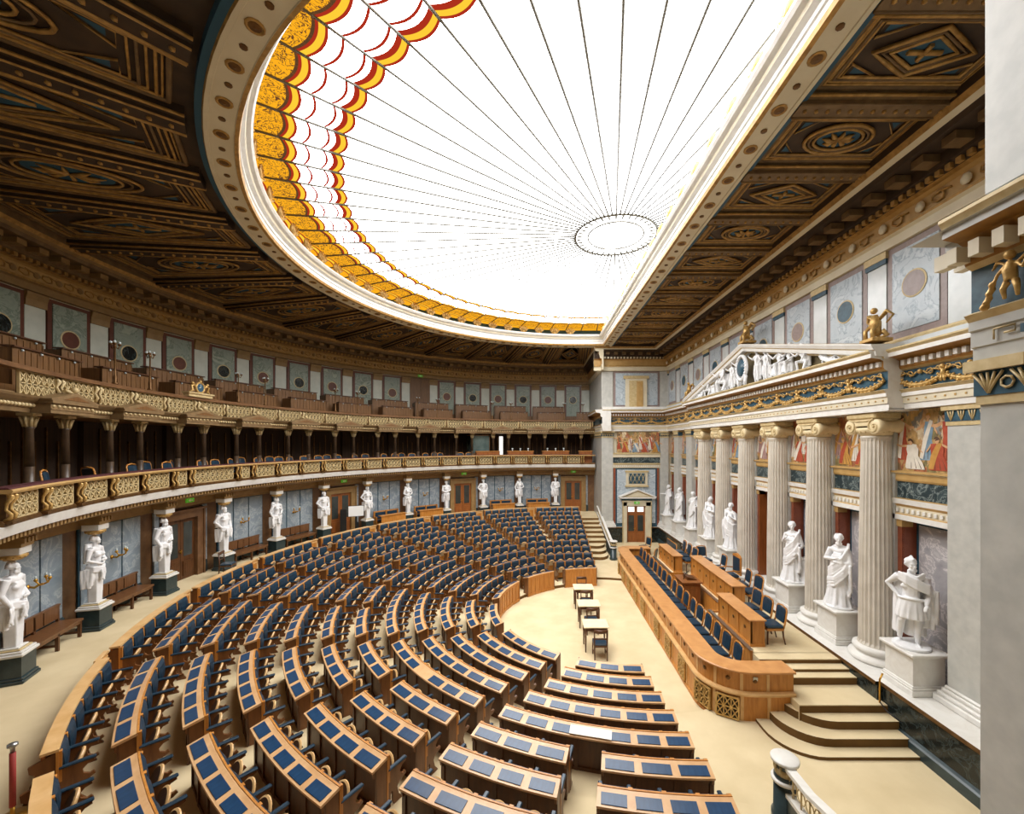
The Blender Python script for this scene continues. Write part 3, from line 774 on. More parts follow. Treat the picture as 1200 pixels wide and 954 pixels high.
for s in (-1, 1):
    g.tube([(-.03, .5 + s * .02, -.05), (-.04, .5 + s * .04, -.17)], [.035, .02], 5)
    g.tube([(-.02, .5 + s * .05, .05), (-.03, .5 + s * .16, .12)], [.04, .01], 5, flat=.5)
gme = g.mesh('garland', m['gilt'])
for k in range(-8, 17):
    y = 9.62 + k
    if -7 < k: place('garland', gme, ent, T((7.72 if 9.0 < y < 20.7 else 8.06), y, 7.66))
for k in range(4): place('garland', gme, ent, T(4.6 + k, 25.44, 7.66, pi / 2))

# upper storey of the long wall
b = MB()
for k in range(-5, 6):
    y = YM + 1.98 * k
    if y > 25.3: continue
    b.box(8.19, 8.26, y - .69, y + .69, 8.62, 10.72, 1); b.box(8.17, 8.2, y - .55, y + .55, 8.76, 10.58, 0)
    M = T(8.17, y, 9.72) @ Matrix.Rotation(-pi / 2, 4, 'Y')
    b.lathe([(.30, 0), (.30, .012), (.27, .016)], 20, 2, M, False); b.lathe([(.265, .012), (.265, .02)], 20, 3 if k % 2 else 4, M, False)
    y += .99
    b.box(8.18, 8.26, y - .27, y + .27, 8.62, 10.45, 5)
    b.box(8.14, 8.26, y - .3, y + .3, 10.45, 10.56, 6); b.box(8.12, 8.26, y - .32, y + .32, 10.56, 10.72, 2)
b.runy([(8.26, 8.34), (8.06, 8.34), (8.06, 8.5), (8.12, 8.56), (8.12, 8.6), (8.26, 8.62)], 0, 25.6, [5, 5, 2, 2, 2, 5])
struct('wall_long_upper_panels', b, [m['panel_blue'], m['violet'], m['gilt_stone'], m['violet'], m['teal'], m['pale_blue'], m['teal']])
b = MB()
b.runy([(8.25 + (r - 17.35) * 1.05, z) for r, z in CORN], 0, 25.6, CMI)
def put(s, pr, w, z0, z1, mi, r):
    x = 8.25 + (r - 17.35) * 1.05; b.box(x - pr, x, s - w / 2, s + w / 2, z0, z1, mi)
corn_bits(b, put, .2, .62, 25.4)
for k in range(0, 27):
    M = T(8.08, .8 + .93 * k, 11.22)
    pts = [(0, .26 * t * cos(t * 9), .12 * sin(t * 9) * (1 - t * .3)) for t in [q / 9 for q in range(1, 10)]]
    b.tube(pts, .022, 4, 1, M); b.ball((-.02, .4, 0), .11, 7, 5, 0, M, (.5, 1, 1))
# same cornice round the pier heads
S_ = .55
b.runx([(25.5 + (r - 17.35) * S_, z) for r, z in CORN], PX - .5, 8.3, CMI)
b.runy([(PX + (r - 17.35) * S_, z) for r, z in CORN], 25.0, 33, CMI)
s = PX - .3
while s < 7.6: b.box(s, s + .22, 25.08, 25.28, 11.68, 11.83, 4); s += .5
s = PX - .1
while s < 7.8: b.box(s, s + .1, 25.2, 25.32, 11.45, 11.55, 0); s += .2
struct('trim_long_cornice', b, [m['cream'], m['ceil_gold'], m['ochre'], m['ceil'], m['ceil_trim']])

# ---------------------------------------------------------------- end walls (far pier complete, near pier the same)
def endwall(name, my, s):
    b = MB()
    def bx(x0, x1, y0, y1, z0, z1, mi=0): a, c = my(y0), my(y1); b.box(x0, x1, min(a, c), max(a, c), z0, z1, mi)
    # body: cut round the doorway
    bx(PX + .08, 5.6, 25.66, 33, 0, 12.3, 2); bx(6.78, 8.6, 25.66, 33, 0, 12.3, 2); bx(5.6, 6.78, 25.66, 33, 2.45, 12.3, 2)
    for x0, x1 in ((PX, PX + .7), (7.68, 8.2)):
        bx(x0, x1, 25.5, 25.9, 1.4, 6.62, 0); bx(x0, x1, 25.54, 25.9, 8.5, 10.7, 0)
        for d, z0, z1 in ((.16, 1.07, 1.2), (.12, 1.2, 1.28), (.07, 1.28, 1.36), (.04, 1.36, 1.42)): bx(x0 - d, x1 + d, 25.5 - d, 25.9, z0, z1, 1)
        for d, z0, z1, mi in ((.02, 6.6, 6.68, 3), (.03, 6.68, 6.9, 4), (.08, 6.9, 7.0, 3)): bx(x0 - d, x1 + d, 25.5 - d, 25.9, z0, z1, mi)
        n = 5
        for k in range(n):
            xx = x0 + (x1 - x0) * (k + .5) / n
            for t in (-1, 0, 1): b.tube([(xx, my(25.465), 6.7), (xx + t * .04, my(25.46), 6.8), (xx + t * .055, my(25.455), 6.88)], .014, 4, 3)
    # side of the pier towards the round hall
    bx(PX, PX + .08, 25.9, 33, 0, 6.62, 0); bx(PX, PX + .08, 25.6, 25.9, 0, 1.4, 0); bx(PX + .03, PX + .08, 25.9, 33, 8.5, 10.72, 0)
    bx(PX - .034, PX + .02, 25.91, 33, 6.681, 6.899, 4); bx(PX - .084, PX + .02, 25.91, 33, 6.9, 7.0, 3); bx(PX - .024, PX + .02, 25.91, 33, 6.6, 6.68, 3)
    for k in range(24):
        yy = 25.6 + k * .3
        for t in (-2, -1, 0, 1, 2):
            b.tube([(PX - .035, my(yy), 6.7), (PX - .04, my(yy + t * .03), 6.8), (PX - .045, my(yy + t * .06), 6.88)], .014, 4, 3)
        b.tube([(PX - .04, my(yy + .15 + .05 * cos(q * .9)), 6.78 + .05 * sin(q * .9)) for q in range(8)], .012, 4, 3)
    bx(PX - .164, PX + .02, 25.91, 33, 1.07, 1.2, 1); bx(PX - .104, PX + .02, 25.91, 33, 1.2, 1.36, 1)
    return b
b = endwall('far', lambda y: y, 1)
# far end wall: marble field, door case, grille, upper niche
b.box(4.8, 4.92, 25.54, 25.7, 1.1, 5.0, 5); b.box(7.5, 7.62, 25.54, 25.7, 1.1, 5.0, 5)
b.box(4.92, 5.5, 25.56, 25.7, 1.07, 4.72, 6); b.box(6.95, 7.5, 25.56, 25.7, 1.07, 4.72, 6); b.box(5.5, 6.95, 25.56, 25.7, 2.6, 4.72, 6); b.box(5.02, 5.5, 25.53, 25.6, 1.3, 4.62, 7); b.box(6.95, 7.4, 25.53, 25.6, 1.3, 4.62, 7); b.box(5.5, 6.95, 25.53, 25.6, 2.6, 4.62, 7)
b.box(4.76, 7.68, 25.5, 25.7, 4.72, 5.02, 8); b.box(4.76, 7.68, 25.45, 25.7, 4.94, 5.02, 3)
xx = 4.8
while xx < 7.6: b.box(xx, xx + .06, 25.47, 25.5, 4.8, 4.88, 1); xx += .13
b.box(4.76, 7.68, 25.52, 25.7, 5.02, 5.38, 9); b.box(4.76, 7.68, 25.46, 25.7, 5.38, 5.66, 8); b.box(4.76, 7.68, 25.42, 25.7, 5.58, 5.66, 3)
b.box(5.57, 6.88, 25.44, 25.6, 3.6, 4.53, 8); b.box(5.5, 6.95, 25.4, 25.5, 4.46, 4.56, 3); b.box(5.5, 6.95, 25.4, 25.5, 3.56, 3.64, 3)
b.box(5.72, 6.73, 25.42, 25.46, 3.76, 4.38, 4)
for k in range(4):
    for s in (-1, 1): b.tube([(5.72 + k * .2525, 25.41, 4.07 - s * .3), (5.97 + k * .2525, 25.41, 4.07 + s * .3)], .016, 4, 3)
b.box(5.35, 5.6, 25.38, 25.7, .1, 2.7, 8); b.box(6.78, 7.09, 25.38, 25.7, .1, 2.7, 8); b.box(5.35, 7.09, 25.38, 25.7, 2.38, 2.72, 8)
b.box(5.33, 5.37, 25.34, 25.5, .1, 2.7, 3); b.box(7.07, 7.11, 25.34, 25.5, .1, 2.7, 3)
b.box(5.3, 7.14, 25.36, 25.7, 2.72, 2.86, 4); b.box(5.13, 7.34, 25.2, 25.7, 2.86, 2.94, 1)
b.prism([(5.13, 2.94), (7.34, 2.94), (6.235, 3.38)], 25.3, 25.6, 'y', 3); b.prism([(5.5, 2.99), (6.97, 2.99), (6.235, 3.27)], 25.27, 25.31, 'y', 8)
for s in (-1, 1):
    M = Matrix.Translation((6.235, 25.2, 3.38)) @ Matrix.Rotation(s * .377, 4, 'Y')
    b.box(0 if s > 0 else -1.22, 1.22 if s > 0 else 0, 0, .4, -.02, .05, 1, M)
b.box(4.8, 7.66, 25.56, 25.7, 8.5, 10.72, 10); b.box(4.93, 7.53, 25.53, 25.6, 8.62, 10.6, 11)
b.box(5.52, 6.84, 25.4, 25.6, 8.34, 10.24, 8); b.box(5.4, 6.96, 25.36, 25.6, 10.24, 10.42, 3)
b.box(5.74, 6.6, 25.38, 25.42, 8.34, 10.12, 3); b.box(6.2, 6.58, 25.35, 25.39, 8.34, 10.05, 12)
b.box(PX, 8.3, 25.3, 25.6, 8.34, 8.5, 1)
struct('wall_end_far', b, [m['pier'], m['white'], m['cream'], m['gilt_stone'], m['teal'], m['red'], m['teal'], m['panel_blue'], m['cream'], m['greengrey'], m['violet'], m['panel_blue'], m['ochre']])
door('door_7', T(6.19, 25.6, .1, pi / 2), 1.14, 2.26, (m['cream'], m['door']), .45)

# near pier, seen at the right edge
NY = lambda y: 29.26 - y
b = endwall('near', NY, -1)
b.runy([(PX - p * .72, z) for p, z in ENT[:-1]] + [(PX + .5, 8.34), (PX + .5, 7.0)], -3, YN + .05, [0, 0, 0, 0, 0, 0, 3, 3, 4, 3, 13, 13, 13, 13, 0, 3, 3, 0, 0, 0])
b.runx([(YN + p * .72, z) for p, z in ENT[:-1]] + [(YN - .5, 8.34), (YN - .5, 7.0)], PX - .02, 8.2, [0, 0, 0, 0, 0, 0, 3, 3, 4, 3, 13, 13, 13, 13, 0, 3, 3, 0, 0, 0])
c = (PX - .34, YN + .34)
b.add([(PX - .34, -3, 8.2), (PX - .34, YN + .34, 8.2), (8.2, YN + .34, 8.2), (8.2, YN - .3, 8.2), (PX + .3, YN - .3, 8.2), (PX + .3, -3, 8.2)], [(0, 1, 4, 5), (1, 2, 3, 4)], 0)
yy = -2.9
while yy < YN + .1:
    b.box(PX - .23, PX - .1, yy, yy + .09, 7.9, 8.04, 8); yy += .19
xx = PX - .2
while xx < 8: b.box(xx, xx + .09, YN + .1, YN + .23, 7.9, 8.04, 8); xx += .19
for k in range(6):     # meander on the architrave
    y0 = 3.6 - k * .3
    b.tube([(PX - .055, y0, 7.16), (PX - .055, y0, 7.25), (PX - .055, y0 - .16, 7.25), (PX - .055, y0 - .16, 7.2), (PX - .055, y0 - .08, 7.2)], .01, 4, 3)
    b.box(PX - .06, PX - .04, y0 - .27, y0 - .2, 7.17, 7.24, 5 if k % 2 else 4)
struct('wall_end_near', b, [m['pier'], m['white'], m['pier'], m['gilt_stone'], m['teal'], m['red'], m['teal'], m['panel_blue'], m['cream'], m['greengrey'], m['violet'], m['panel_blue'], m['ochre'], m['gold_shade']])
# closing walls outside the picture
b = MB(); b.box(4.6, 9, .6, .8, 0, 12.4); struct('wall_near_side', b, m['cream'])
F_, VX, HY = 482, 628.4, 519.5
def AX(x, R, c=(CX, CY)):
    """angle at which a sight line through column x of the photo meets a circle of radius R"""
    q = (x - VX) / F_; a = q * q + 1; b_ = -2 * (q * c[0] + c[1]); cc = c[0] ** 2 + c[1] ** 2 - R * R
    d = (-b_ + sqrt(b_ * b_ - 4 * a * cc)) / (2 * a)
    return degrees(atan2(c[0] - q * d, d - c[1]))

def lattice(w, h, nc, nr, back, bw=.012):
    """pierced panel in the YZ plane, face towards -X"""
    b = MB(); b.box(.0, .02, -w / 2, w / 2, 0, h, 1)
    def bar(y0, z0, y1, z1, r=bw):
        d = Vector((0, y1 - y0, z1 - z0)).normalized(); n = Vector((0, -d.z, d.y)) * r
        p = [Vector((0, y0, z0)) + n, Vector((0, y0, z0)) - n, Vector((0, y1, z1)) - n, Vector((0, y1, z1)) + n]
        b.add([(0, *q[1:]) for q in p] + [(-.045, *q[1:]) for q in p], [(4, 5, 6, 7), (0, 1, 5, 4), (1, 2, 6, 5), (2, 3, 7, 6), (3, 0, 4, 7)], 0)
    cw, ch = w / nc, h / nr
    for i in range(nc + 1): bar(-w / 2 + i * cw, 0, -w / 2 + i * cw, h, bw * (1.5 if i in (0, nc) else 1))
    for j in range(nr + 1): bar(-w / 2, j * ch, w / 2, j * ch, bw * (1.6 if j in (0, nr) else 1))
    for i in range(nc):
        for j in range(nr):
            y, z = -w / 2 + i * cw, j * ch
            bar(y, z, y + cw, z + ch); bar(y + cw, z, y, z + ch)
            b.ball((-.045, y + cw / 2, z + ch / 2), .022, 6, 4, 0)
    return b

# ---------------------------------------------------------------- lower parapet
RP = 13.42
par = thing('balcony_parapet', 'gilded openwork parapet curving along the lower gallery above the white ledge', 'parapet', P(RP, 60, 4.9))
def sub(b, name, mats, parent, root): return b.build(name, mats, parent, tuple(root.location))
b = MB(); b.sweep([(13.3, 5.4), (13.28, 5.44), (13.3, 5.47), (13.62, 5.47), (13.62, 5.4)], GA0, 123.6, 80, 0); b.sweep([(13.31, 5.47), (13.34, 5.5), (13.58, 5.5), (13.6, 5.47)], GA0, 123.6, 80, 1)
sub(b, 'cap_rail', [m['ochre'], m['velvet']], par, par)
b = MB(); b.sweep([(13.38, 4.84), (13.38, 4.9), (13.41, 4.94), (13.55, 4.94), (13.55, 4.84)], GA0, 123.6, 80, 0)
sub(b, 'base_rail', m['bronze'], par, par)
div = sorted([77.3 - 5.06 * k for k in range(17)] + [82.45, 85.55, 94.45, 97.55] + [102.65 + 5.06 * k for k in range(5)])
W1 = radians(5.06) * RP - .40
lat = {}
def lat_mesh(w, h, nc, nr, mats):
    key = (round(w, 2), round(h, 2), nc)
    if key not in lat: lat[key] = lattice(w, h, nc, nr, None).mesh('lattice_panel', mats)
    return lat[key]
c = MB()
for s in (-1, 1):
    y = s * .075
    c.tube([(-.01, y, .02), (-.08, y, .06), (-.09, y, .12), (-.03, y, .2), (-.04, y, .3), (-.09, y, .40), (-.06, y, .48), (0, y, .49)], [.025, .034, .028, .02, .024, .038, .034, .02], 7)
    c.ball((-.09, y, .43), .036, 7, 5)
c.box(-.02, .06, -.045, .045, -.0, .5, 1); c.box(-.12, .04, -.12, .12, -.04, .01, 1)
cme = c.mesh('scroll_console', [m['gilt'], m['bronze']])
Lp = Matrix.Translation(par.location).inverted()
for i, a in enumerate(div):
    place('scroll_console', cme, par, Lp @ TM(RP, a, 4.92))
    if i + 1 < len(div):
        w_ = radians(div[i + 1] - a) * RP - .40
        nc = 4 if w_ < 1 and w_ > .6 else (2 if w_ < .6 else 8)
        place('lattice_panel', lat_mesh(w_, .44, nc, 2, [m['gilt_stone'], m['void']]), par, Lp @ TM(RP + .02, (a + div[i + 1]) / 2, 4.95))

# ---------------------------------------------------------------- gallery columns
g = MB()
g.lathe([(.115, 4.7), (.115, 5.0), (.1, 5.02), (.105, 5.06), (.085, 5.1), (.082, 5.75)], 14, 0); g.lathe([(.08, 5.75), (.07, 6.55), (.085, 6.57), (.085, 6.6)], 14, 1)
shaft_me = g.mesh('shaft', [m['porphyry'], m['porphyry']]); shaft_me.transform(Matrix.Translation((0, 0, -4.9)))
g = MB(); g.lathe([(.072, 6.58), (.08, 6.7), (.11, 6.84)], 12, 0); g.box(-.13, .13, -.13, .13, 6.84, 6.9)
for t in range(8):
    q = t * pi / 4; r2 = .14 if t % 2 else .11
    g.tube([(.074 * cos(q), .074 * sin(q), 6.6), (.1 * cos(q), .1 * sin(q), 6.72), (r2 * cos(q), r2 * sin(q), 6.82), ((r2 - .03) * cos(q), (r2 - .03) * sin(q), 6.78)], [.024, .028, .022, .012], 5)
cap_me = g.mesh('capital', m['gilt_stone']); cap_me.transform(Matrix.Translation((0, 0, -4.9)))
n = 0
for k in range(0, 12):
    for s in (-1, 1):
        a = -1.25 + 10.15 * k + s * 2.15
        if a < -5: continue
        t = thing('gallery_column', 'brown gallery column with gilded leaf capital, %s counted from the far pier' % ORD[n], 'column', TM(14.22, a, 4.9), 'columns of the upper gallery front')
        place('shaft', shaft_me, t); place('capital', cap_me, t); n += 1

# ---------------------------------------------------------------- upper balustrade with pediments
RB = 14.05
up = thing('upper_balustrade', 'gilded balustrade with small pediments fronting the upper gallery tier', 'balustrade', P(RB, 60, 7.3))
Lu = Matrix.Translation(up.location).inverted()
b = MB(); b.sweep([(13.93, 7.74), (13.93, 7.8), (13.96, 7.84), (14.14, 7.84), (14.14, 7.74)], GA0, 124, 80); sub(b, 'top_rail', m['brownstone'], up, up)
b = MB(); b.sweep([(13.98, 7.19), (13.98, 7.25), (14.1, 7.25), (14.1, 7.19)], GA0, 124, 80); sub(b, 'bottom_rail', m['gilt_stone'], up, up)
post = MB()
for s in (-1, 1): post.tube([(-.02, s * .07, 0), (-.07, s * .07, .1), (-.02, s * .07, .22), (-.07, s * .07, .34), (-.01, s * .07, .43)], [.03, .035, .025, .045, .03], 6)
post.box(-.02, .06, -.035, .035, 0, .44, 1)
pme = post.mesh('baluster_post', [m['gilt_stone'], m['bronze']])
pd = MB()      # projecting bay with its pediment
hw = 2.9
pd2 = MB()
half = radians(hw) * 13.8
pd2.box(-.28, .1, -half, half, -.4, -.12, 0); pd2.box(-.34, .1, -half - .05, half + .05, -.12, -.04, 0)
pd2.box(-.30, -.26, -half - .01, half + .01, -.3, -.28, 0)
pd2.prism([(-half - .08, -.04), (half + .08, -.04), (half + .08, 0), (0, .24), (-half - .08, 0)], -.34, .0, 'x', 0)
pd2.prism([(-half * .62, .0), (half * .62, .0), (0, .14)], -.35, -.33, 'x', 1)
for q in range(9): pd2.ball((-.28, -half * .9 + half * 1.8 * q / 8, -.2), .045, 6, 4, 2)
pd2.ball((-.3, 0, .32), .09, 7, 5, 2, sc=(.8, .9, 1.1)); pd2.tube([(-.2, -.16, .3), (-.28, 0, .22), (-.2, .16, .3)], .05, 6, 2)
pd2.v = [(x, y, -.4 + (z + .4) * .78) for x, y, z in pd2.v]
pdme = pd2.mesh('pediment', [m['ochre_dark'], m['walnut'], m['gilt_stone']])
wz = radians(5.07) * RB - .22
for k in range(0, 12):
    ac = -1.25 + 10.15 * k
    place('pediment', pdme, up, Lu @ TM(RB, ac, 7.3))
    for da in (-5.07, 0): 
        place('baluster_post', pme, up, Lu @ TM(RB, ac + da, 7.3))
        place('lattice_panel', lat_mesh(wz, .5, 6, 2, [m['gilt_stone'], m['void']]), up, Lu @ TM(RB + .02, ac + da + 2.53, 7.24))

# ---------------------------------------------------------------- benches of the upper gallery
def gb(a, r, z0, h, hwd, label):
    t = thing('gallery_bench', label, 'bench', TM(r, a, z0), 'wooden benches of the upper gallery')
    L_ = radians(hwd) * r
    b = MB(); b.box(0, .06, -L_, L_, 0, h, 0)
    n = 12
    for k in range(n + 1): b.box(-.015, 0, -L_ + 2 * L_ * k / n - .012, -L_ + 2 * L_ * k / n + .012, 0, h - .05, 0)
    b.box(0, .62, -L_, -L_ + .05, 0, h - .02, 0); b.box(0, .62, L_ - .05, L_, 0, h - .02, 0)
    b.build('front_panel', m['walnut'], t)
    b = MB(); b.box(-.06, .2, -L_ - .03, L_ + .03, h, h + .035); b.build('ledge', m['oak_dark'], t)
    b = MB(); b.box(.3, .62, -L_ + .05, L_ - .05, .38, .43); b.build('seat', m['walnut'], t)
    for k in range(4):
        b = MB(); b.ball((-.035, -L_ * .78 + L_ * 1.56 * k / 3, h - .045), .028, 6, 4); b.build('lamp', m['globe'], t)
for k in range(0, 12):
    a = 4.6 + 10.16 * k
    if a > 112: break
    gb(a, 14.85, 7.56, .86, 3.7, 'dark wooden gallery bench in the front row, %s block counted from the far pier' % ORD[k])
    gb(a + .5, 15.62, 7.91, .96, 4.1, 'dark wooden gallery bench in the rear row, %s block counted from the far pier' % ORD[k])
gb(-4.0, 14.85, 7.56, .86, 1.7, 'short dark wooden gallery bench tucked against the far pier, front row')

# candelabra on the balustrade
cb = MB()
cb.lathe([(.07, 0), (.07, .04), (.03, .08), (.045, .2), (.022, .28), (.018, 1.0), (.04, 1.04), (.02, 1.1)], 8)
for t in range(3):
    q = t * 2 * pi / 3
    cb.tube([(0, 0, 1.02), (.07 * cos(q), .07 * sin(q), .98), (.1 * cos(q), .1 * sin(q), 1.08)], .014, 5)
    cb.lathe([(.03, 1.07), (.05, 1.1), (.03, 1.12)], 6, 0, T(.1 * cos(q), .1 * sin(q), 0))
cbm = cb.mesh('stem', m['bronze'])
gl = MB(); gl.ball((0, 0, 0), .036, 8, 6); glm = gl.mesh('globe', m['globe'])
n = 0
for k in range(0, 11, 2):
    for s in (-1, 1):
        a = -1.25 + 10.15 * k + s * 2.6
        if a < -4.2: continue
        t = thing('candelabrum', 'brass three-globe lamp standard on the upper balustrade, %s from the far pier' % ORD[n], 'lamp', TM(14.03, a, 7.84), 'lamp standards of the upper balustrade')
        place('stem', cbm, t); n += 1
        for q in (0, 2 * pi / 3, 4 * pi / 3): place('globe', glm, t, T(.1 * cos(q), .1 * sin(q), 1.15))

# clock over the middle bay
t = thing('gallery_clock', 'small round clock in a gilded scroll frame above the middle of the upper balustrade', 'clock', TM(13.98, 90, 7.84))
b = MB(); b.box(-.1, .1, -.5, .5, 0, .1, 0); b.box(-.14, .12, -.54, .54, .1, .15, 0); b.build('block', m['gilt_stone'], t)
b = MB()
b.tube([(-.06, .17 * cos(q * pi / 10), .33 + .17 * sin(q * pi / 10)) for q in range(20)], .035, 6, closed=True)
for s in (-1, 1):
    b.tube([(-.05, s * .42, .17), (-.06, s * .3, .22), (-.06, s * .36, .36), (-.06, s * .25, .42), (-.06, s * .2, .3)], [.03, .045, .04, .05, .03], 6)
    b.ball((-.06, s * .31, .46), .05, 7, 5)
b.ball((-.06, 0, .54), .06, 7, 5); b.build('gilded_frame', m['gilt'], t)
b = MB(); b.lathe([(.15, 0), (.15, .02), (.001, .021)], 20, 0, Matrix.Translation((-.05, 0, .33)) @ Matrix.Rotation(-pi / 2, 4, 'Y'), False); b.build('dial', m['ceil_blue'], t)
b = MB(); b.box(-.09, -.08, -.008, .008, .33, .44); b.box(-.09, -.08, 0, .08, .322, .338); b.build('hands', m['globe'], t)

# ---------------------------------------------------------------- upholstered chairs (also used below on the floor)
def chair_meshes():
    d = {}
    b = MB(); b.rbox(-.25, .2, -.23, .23, .42, .50, .025); d['seat'] = b.mesh('seat', m['blue'])
    b = MB()
    rows = []
    for z, x, w_ in ((.56, .235, .17), (.72, .26, .19), (.86, .285, .19), (.90, .292, .15)):
        rows.append([(x - .03, -w_, z), (x - .045, 0, z + .0), (x - .03, w_, z), (x + .015, w_, z), (x + .02, 0, z), (x + .015, -w_, z)])
    b.loft(rows); d['backrest'] = b.mesh('backrest', m['blue'])
    b = MB()
    for s in (-1, 1): b.tube([(.19, s * .21, .4), (.235, s * .215, .55), (.28, s * .215, .85), (.29, s * .18, .92)], .021, 6)
    b.tube([(.29, -.18, .92), (.295, 0, .95), (.29, .18, .92)], .021, 6)
    b.box(-.24, .2, -.225, .225, .36, .42); b.tube([(.235, -.21, .54), (.235, .21, .54)], .016, 5)
    d['frame'] = b.mesh('frame', m['oak'])
    b = MB(); b.tube([(-.21, 0, .40), (-.215, 0, .2), (-.21, 0, 0)], [.026, .02, .015], 6); d['fleg'] = b.mesh('leg', m['oak_dark'])
    b = MB(); b.tube([(.18, 0, .40), (.20, 0, .2), (.25, 0, 0)], [.024, .02, .016], 6); d['rleg'] = b.mesh('leg', m['oak_dark'])
    return d
CH = chair_meshes()
def chair(M, label, group, cat='chair', name='upholstered_chair'):
    t = thing(name, label, cat, M, group)
    place('seat', CH['seat'], t); place('backrest', CH['backrest'], t); place('frame', CH['frame'], t)
    for s in (-1, 1): place('leg', CH['fleg'], t, T(0, s * .2, 0)); place('leg', CH['rleg'], t, T(0, s * .2, 0))
    return t
n = 0; lasta = None
for x, rr, dr in ((72, 13.95, .3), (118, 13.95, 1.1), (167, 13.95, .1), (180, 13.95, .0), (206, 13.95, .1), (213, 14.05, .6), (245, 13.95, 0), (260, 13.95, .1), (279, 14.0, .4), (288, 13.95, 0), (309, 13.95, .1), (321, 13.95, 0), (332, 13.95, 0), (346, 14.0, .3), (361, 13.95, 0), (367, 14.1, .4), (377, 13.95, 0), (387, 13.95, 0), (400, 13.95, .1), (421, 14.05, .4), (431, 13.95, 0), (454, 14.05, .3), (466, 14.0, .2), (474, 14.0, .2), (485, 13.95, 0), (502, 14.05, .3), (511, 14.0, 0), (519, 14.05, .3), (541, 13.95, 0), (551, 13.95, 0)):
    n += 1; aa = AX(x, 14.0); rr = 13.98
    if lasta is not None and lasta - aa < 2.25: rr = 14.85; aa = AX(x, rr)
    else: lasta = aa
    chair(TM(rr, aa, 4.7) @ Matrix.Rotation(dr, 4, 'Z'), 'blue leather gallery chair behind the lower parapet, %s from the left edge of the picture' % ORD[n - 1], 'blue chairs of the lower gallery')

# desks, glass booth and lit doorway at the far end of the lower gallery
for i, (x0, x1) in enumerate(((557, 585), (594, 625), (635, 667), (678, 694))):
    a0, a1 = AX(x1, 13.9), AX(x0, 13.9)
    t = thing('gallery_desk', 'plain wooden desk front standing behind the lower parapet, %s from the far pier' % ORD[3 - i], 'desk', TM(13.72, (a0 + a1) / 2, 4.7), 'wooden desks at the far end of the lower gallery')
    L_ = radians(a1 - a0) * 13.7 / 2
    b = MB(); b.box(0, .04, -L_, L_, 0, 1.0); b.box(0, .24, -L_, -L_ + .04, 0, 1.0); b.box(0, .24, L_ - .04, L_, 0, 1.0); b.build('front_panel', m['door'], t)
    b = MB(); b.box(-.03, .27, -L_ - .02, L_ + .02, 1.0, 1.04); b.build('desktop', m['oak'], t)
    if i in (1, 2):
        for k in range(3):
            b = MB(); b.lathe([(.05, 1.04), (.03, 1.06), (.02, 1.13), (.075, 1.18), (.03, 1.23)], 8, 0, T(.12, -L_ * .6 + L_ * .6 * k, 0)); b.build('desk_lamp', m['globe'], t)
a = (AX(555, 14.4) + AX(573, 14.4)) / 2
t = thing('glass_booth', 'dark green glass booth between two columns of the lower gallery', 'booth', TM(14.55, a, 4.7))
b = MB(); b.box(0, 1.2, -.62, .62, .9, 2.05); b.build('glazing', m['booth'], t)
b = MB(); b.box(-.02, 1.22, -.64, .64, 0, .9); b.box(-.02, 1.22, -.64, .64, 2.05, 2.12)
for s in (-1, 1): b.box(-.02, .03, s * .62 - .02, s * .62 + .02, .9, 2.05)
b.build('casing', m['walnut'], t)
b = MB(); b.box(-.06, -.04, -.14, .14, 4.95, 6.75, 0, TM(16.4, AX(587, 16.4), 0)); struct('door_lit_gap', b, m['corridor'])

# ---------------------------------------------------------------- exit signs, wall lights, benches under the gallery
def esign(M, label):
    t = thing('exit_sign', label, 'sign', M, 'green exit signs')
    b = MB(); b.box(-.03, 0, -.16, .16, -.07, .07); b.build('plate', m['green_sign'], t)
    b = MB(); b.prism([(.0, -.045), (.08, 0), (0, .045)], -.034, -.03, 'x'); b.box(-.034, -.03, -.1, 0, -.018, .018); b.build('arrow', m['paper'], t)
for i, k in enumerate(DOORK[:0:-1]):
    esign(TM(14.29, HK(k), 4.27), 'small green exit sign above the %s door from the far pier under the gallery' % ORD[i])
esign(TM(17.2, -1.83 + 6.36 * 6, 10.85), 'small green exit sign above the brown door of the upper gallery')
esign(T(6.2, 25.37, 2.58, pi / 2), 'small green exit sign on the pale frame of the pedimented door')

sc_ = MB()
sc_.lathe([(.07, 0), (.08, .02), (.03, .05)], 8, 0, Matrix.Rotation(-pi / 2, 4, 'Y'))
sc_.tube([(-.03, 0, 0), (-.16, 0, -.03), (-.26, 0, .05), (-.36, 0, .06)], [.03, .035, .04, .035], 7)
sc_.tube([(-.30, -.2, .2), (-.36, -.15, .08), (-.36, 0, .06), (-.36, .15, .08), (-.30, .2, .2)], .02, 6)
sc_.tube([(-.36, 0, .06), (-.46, 0, .1), (-.5, 0, .22)], .02, 6)
for p in ((-.30, -.2), (-.30, .2), (-.5, 0)): sc_.lathe([(.015, .18), (.05, .23), (.04, .26), (.03, .28)], 7, 0, T(p[0], p[1], 0))
scm = sc_.mesh('bracket', m['brass'])
gl = MB(); gl.ball((0, 0, .31), .035, 6, 5, sc=(1, 1, 1.5))
glm2 = gl.mesh('flame_bulb', m['globe'])
bench_me = {}
b = MB(); b.box(-.48, 0, -.78, .78, .40, .45); b.box(-.46, -.43, -.76, .76, .34, .40); bench_me['seat'] = b.mesh('seat', m['bench'])
b = MB()
for s in (-1, 0, 1): b.box(-.05, 0, s * .52 - .24, s * .52 + .24, .52, .82)
b.box(-.06, .01, -.78, .78, .82, .86); bench_me['back'] = b.mesh('backrest', m['bench'])
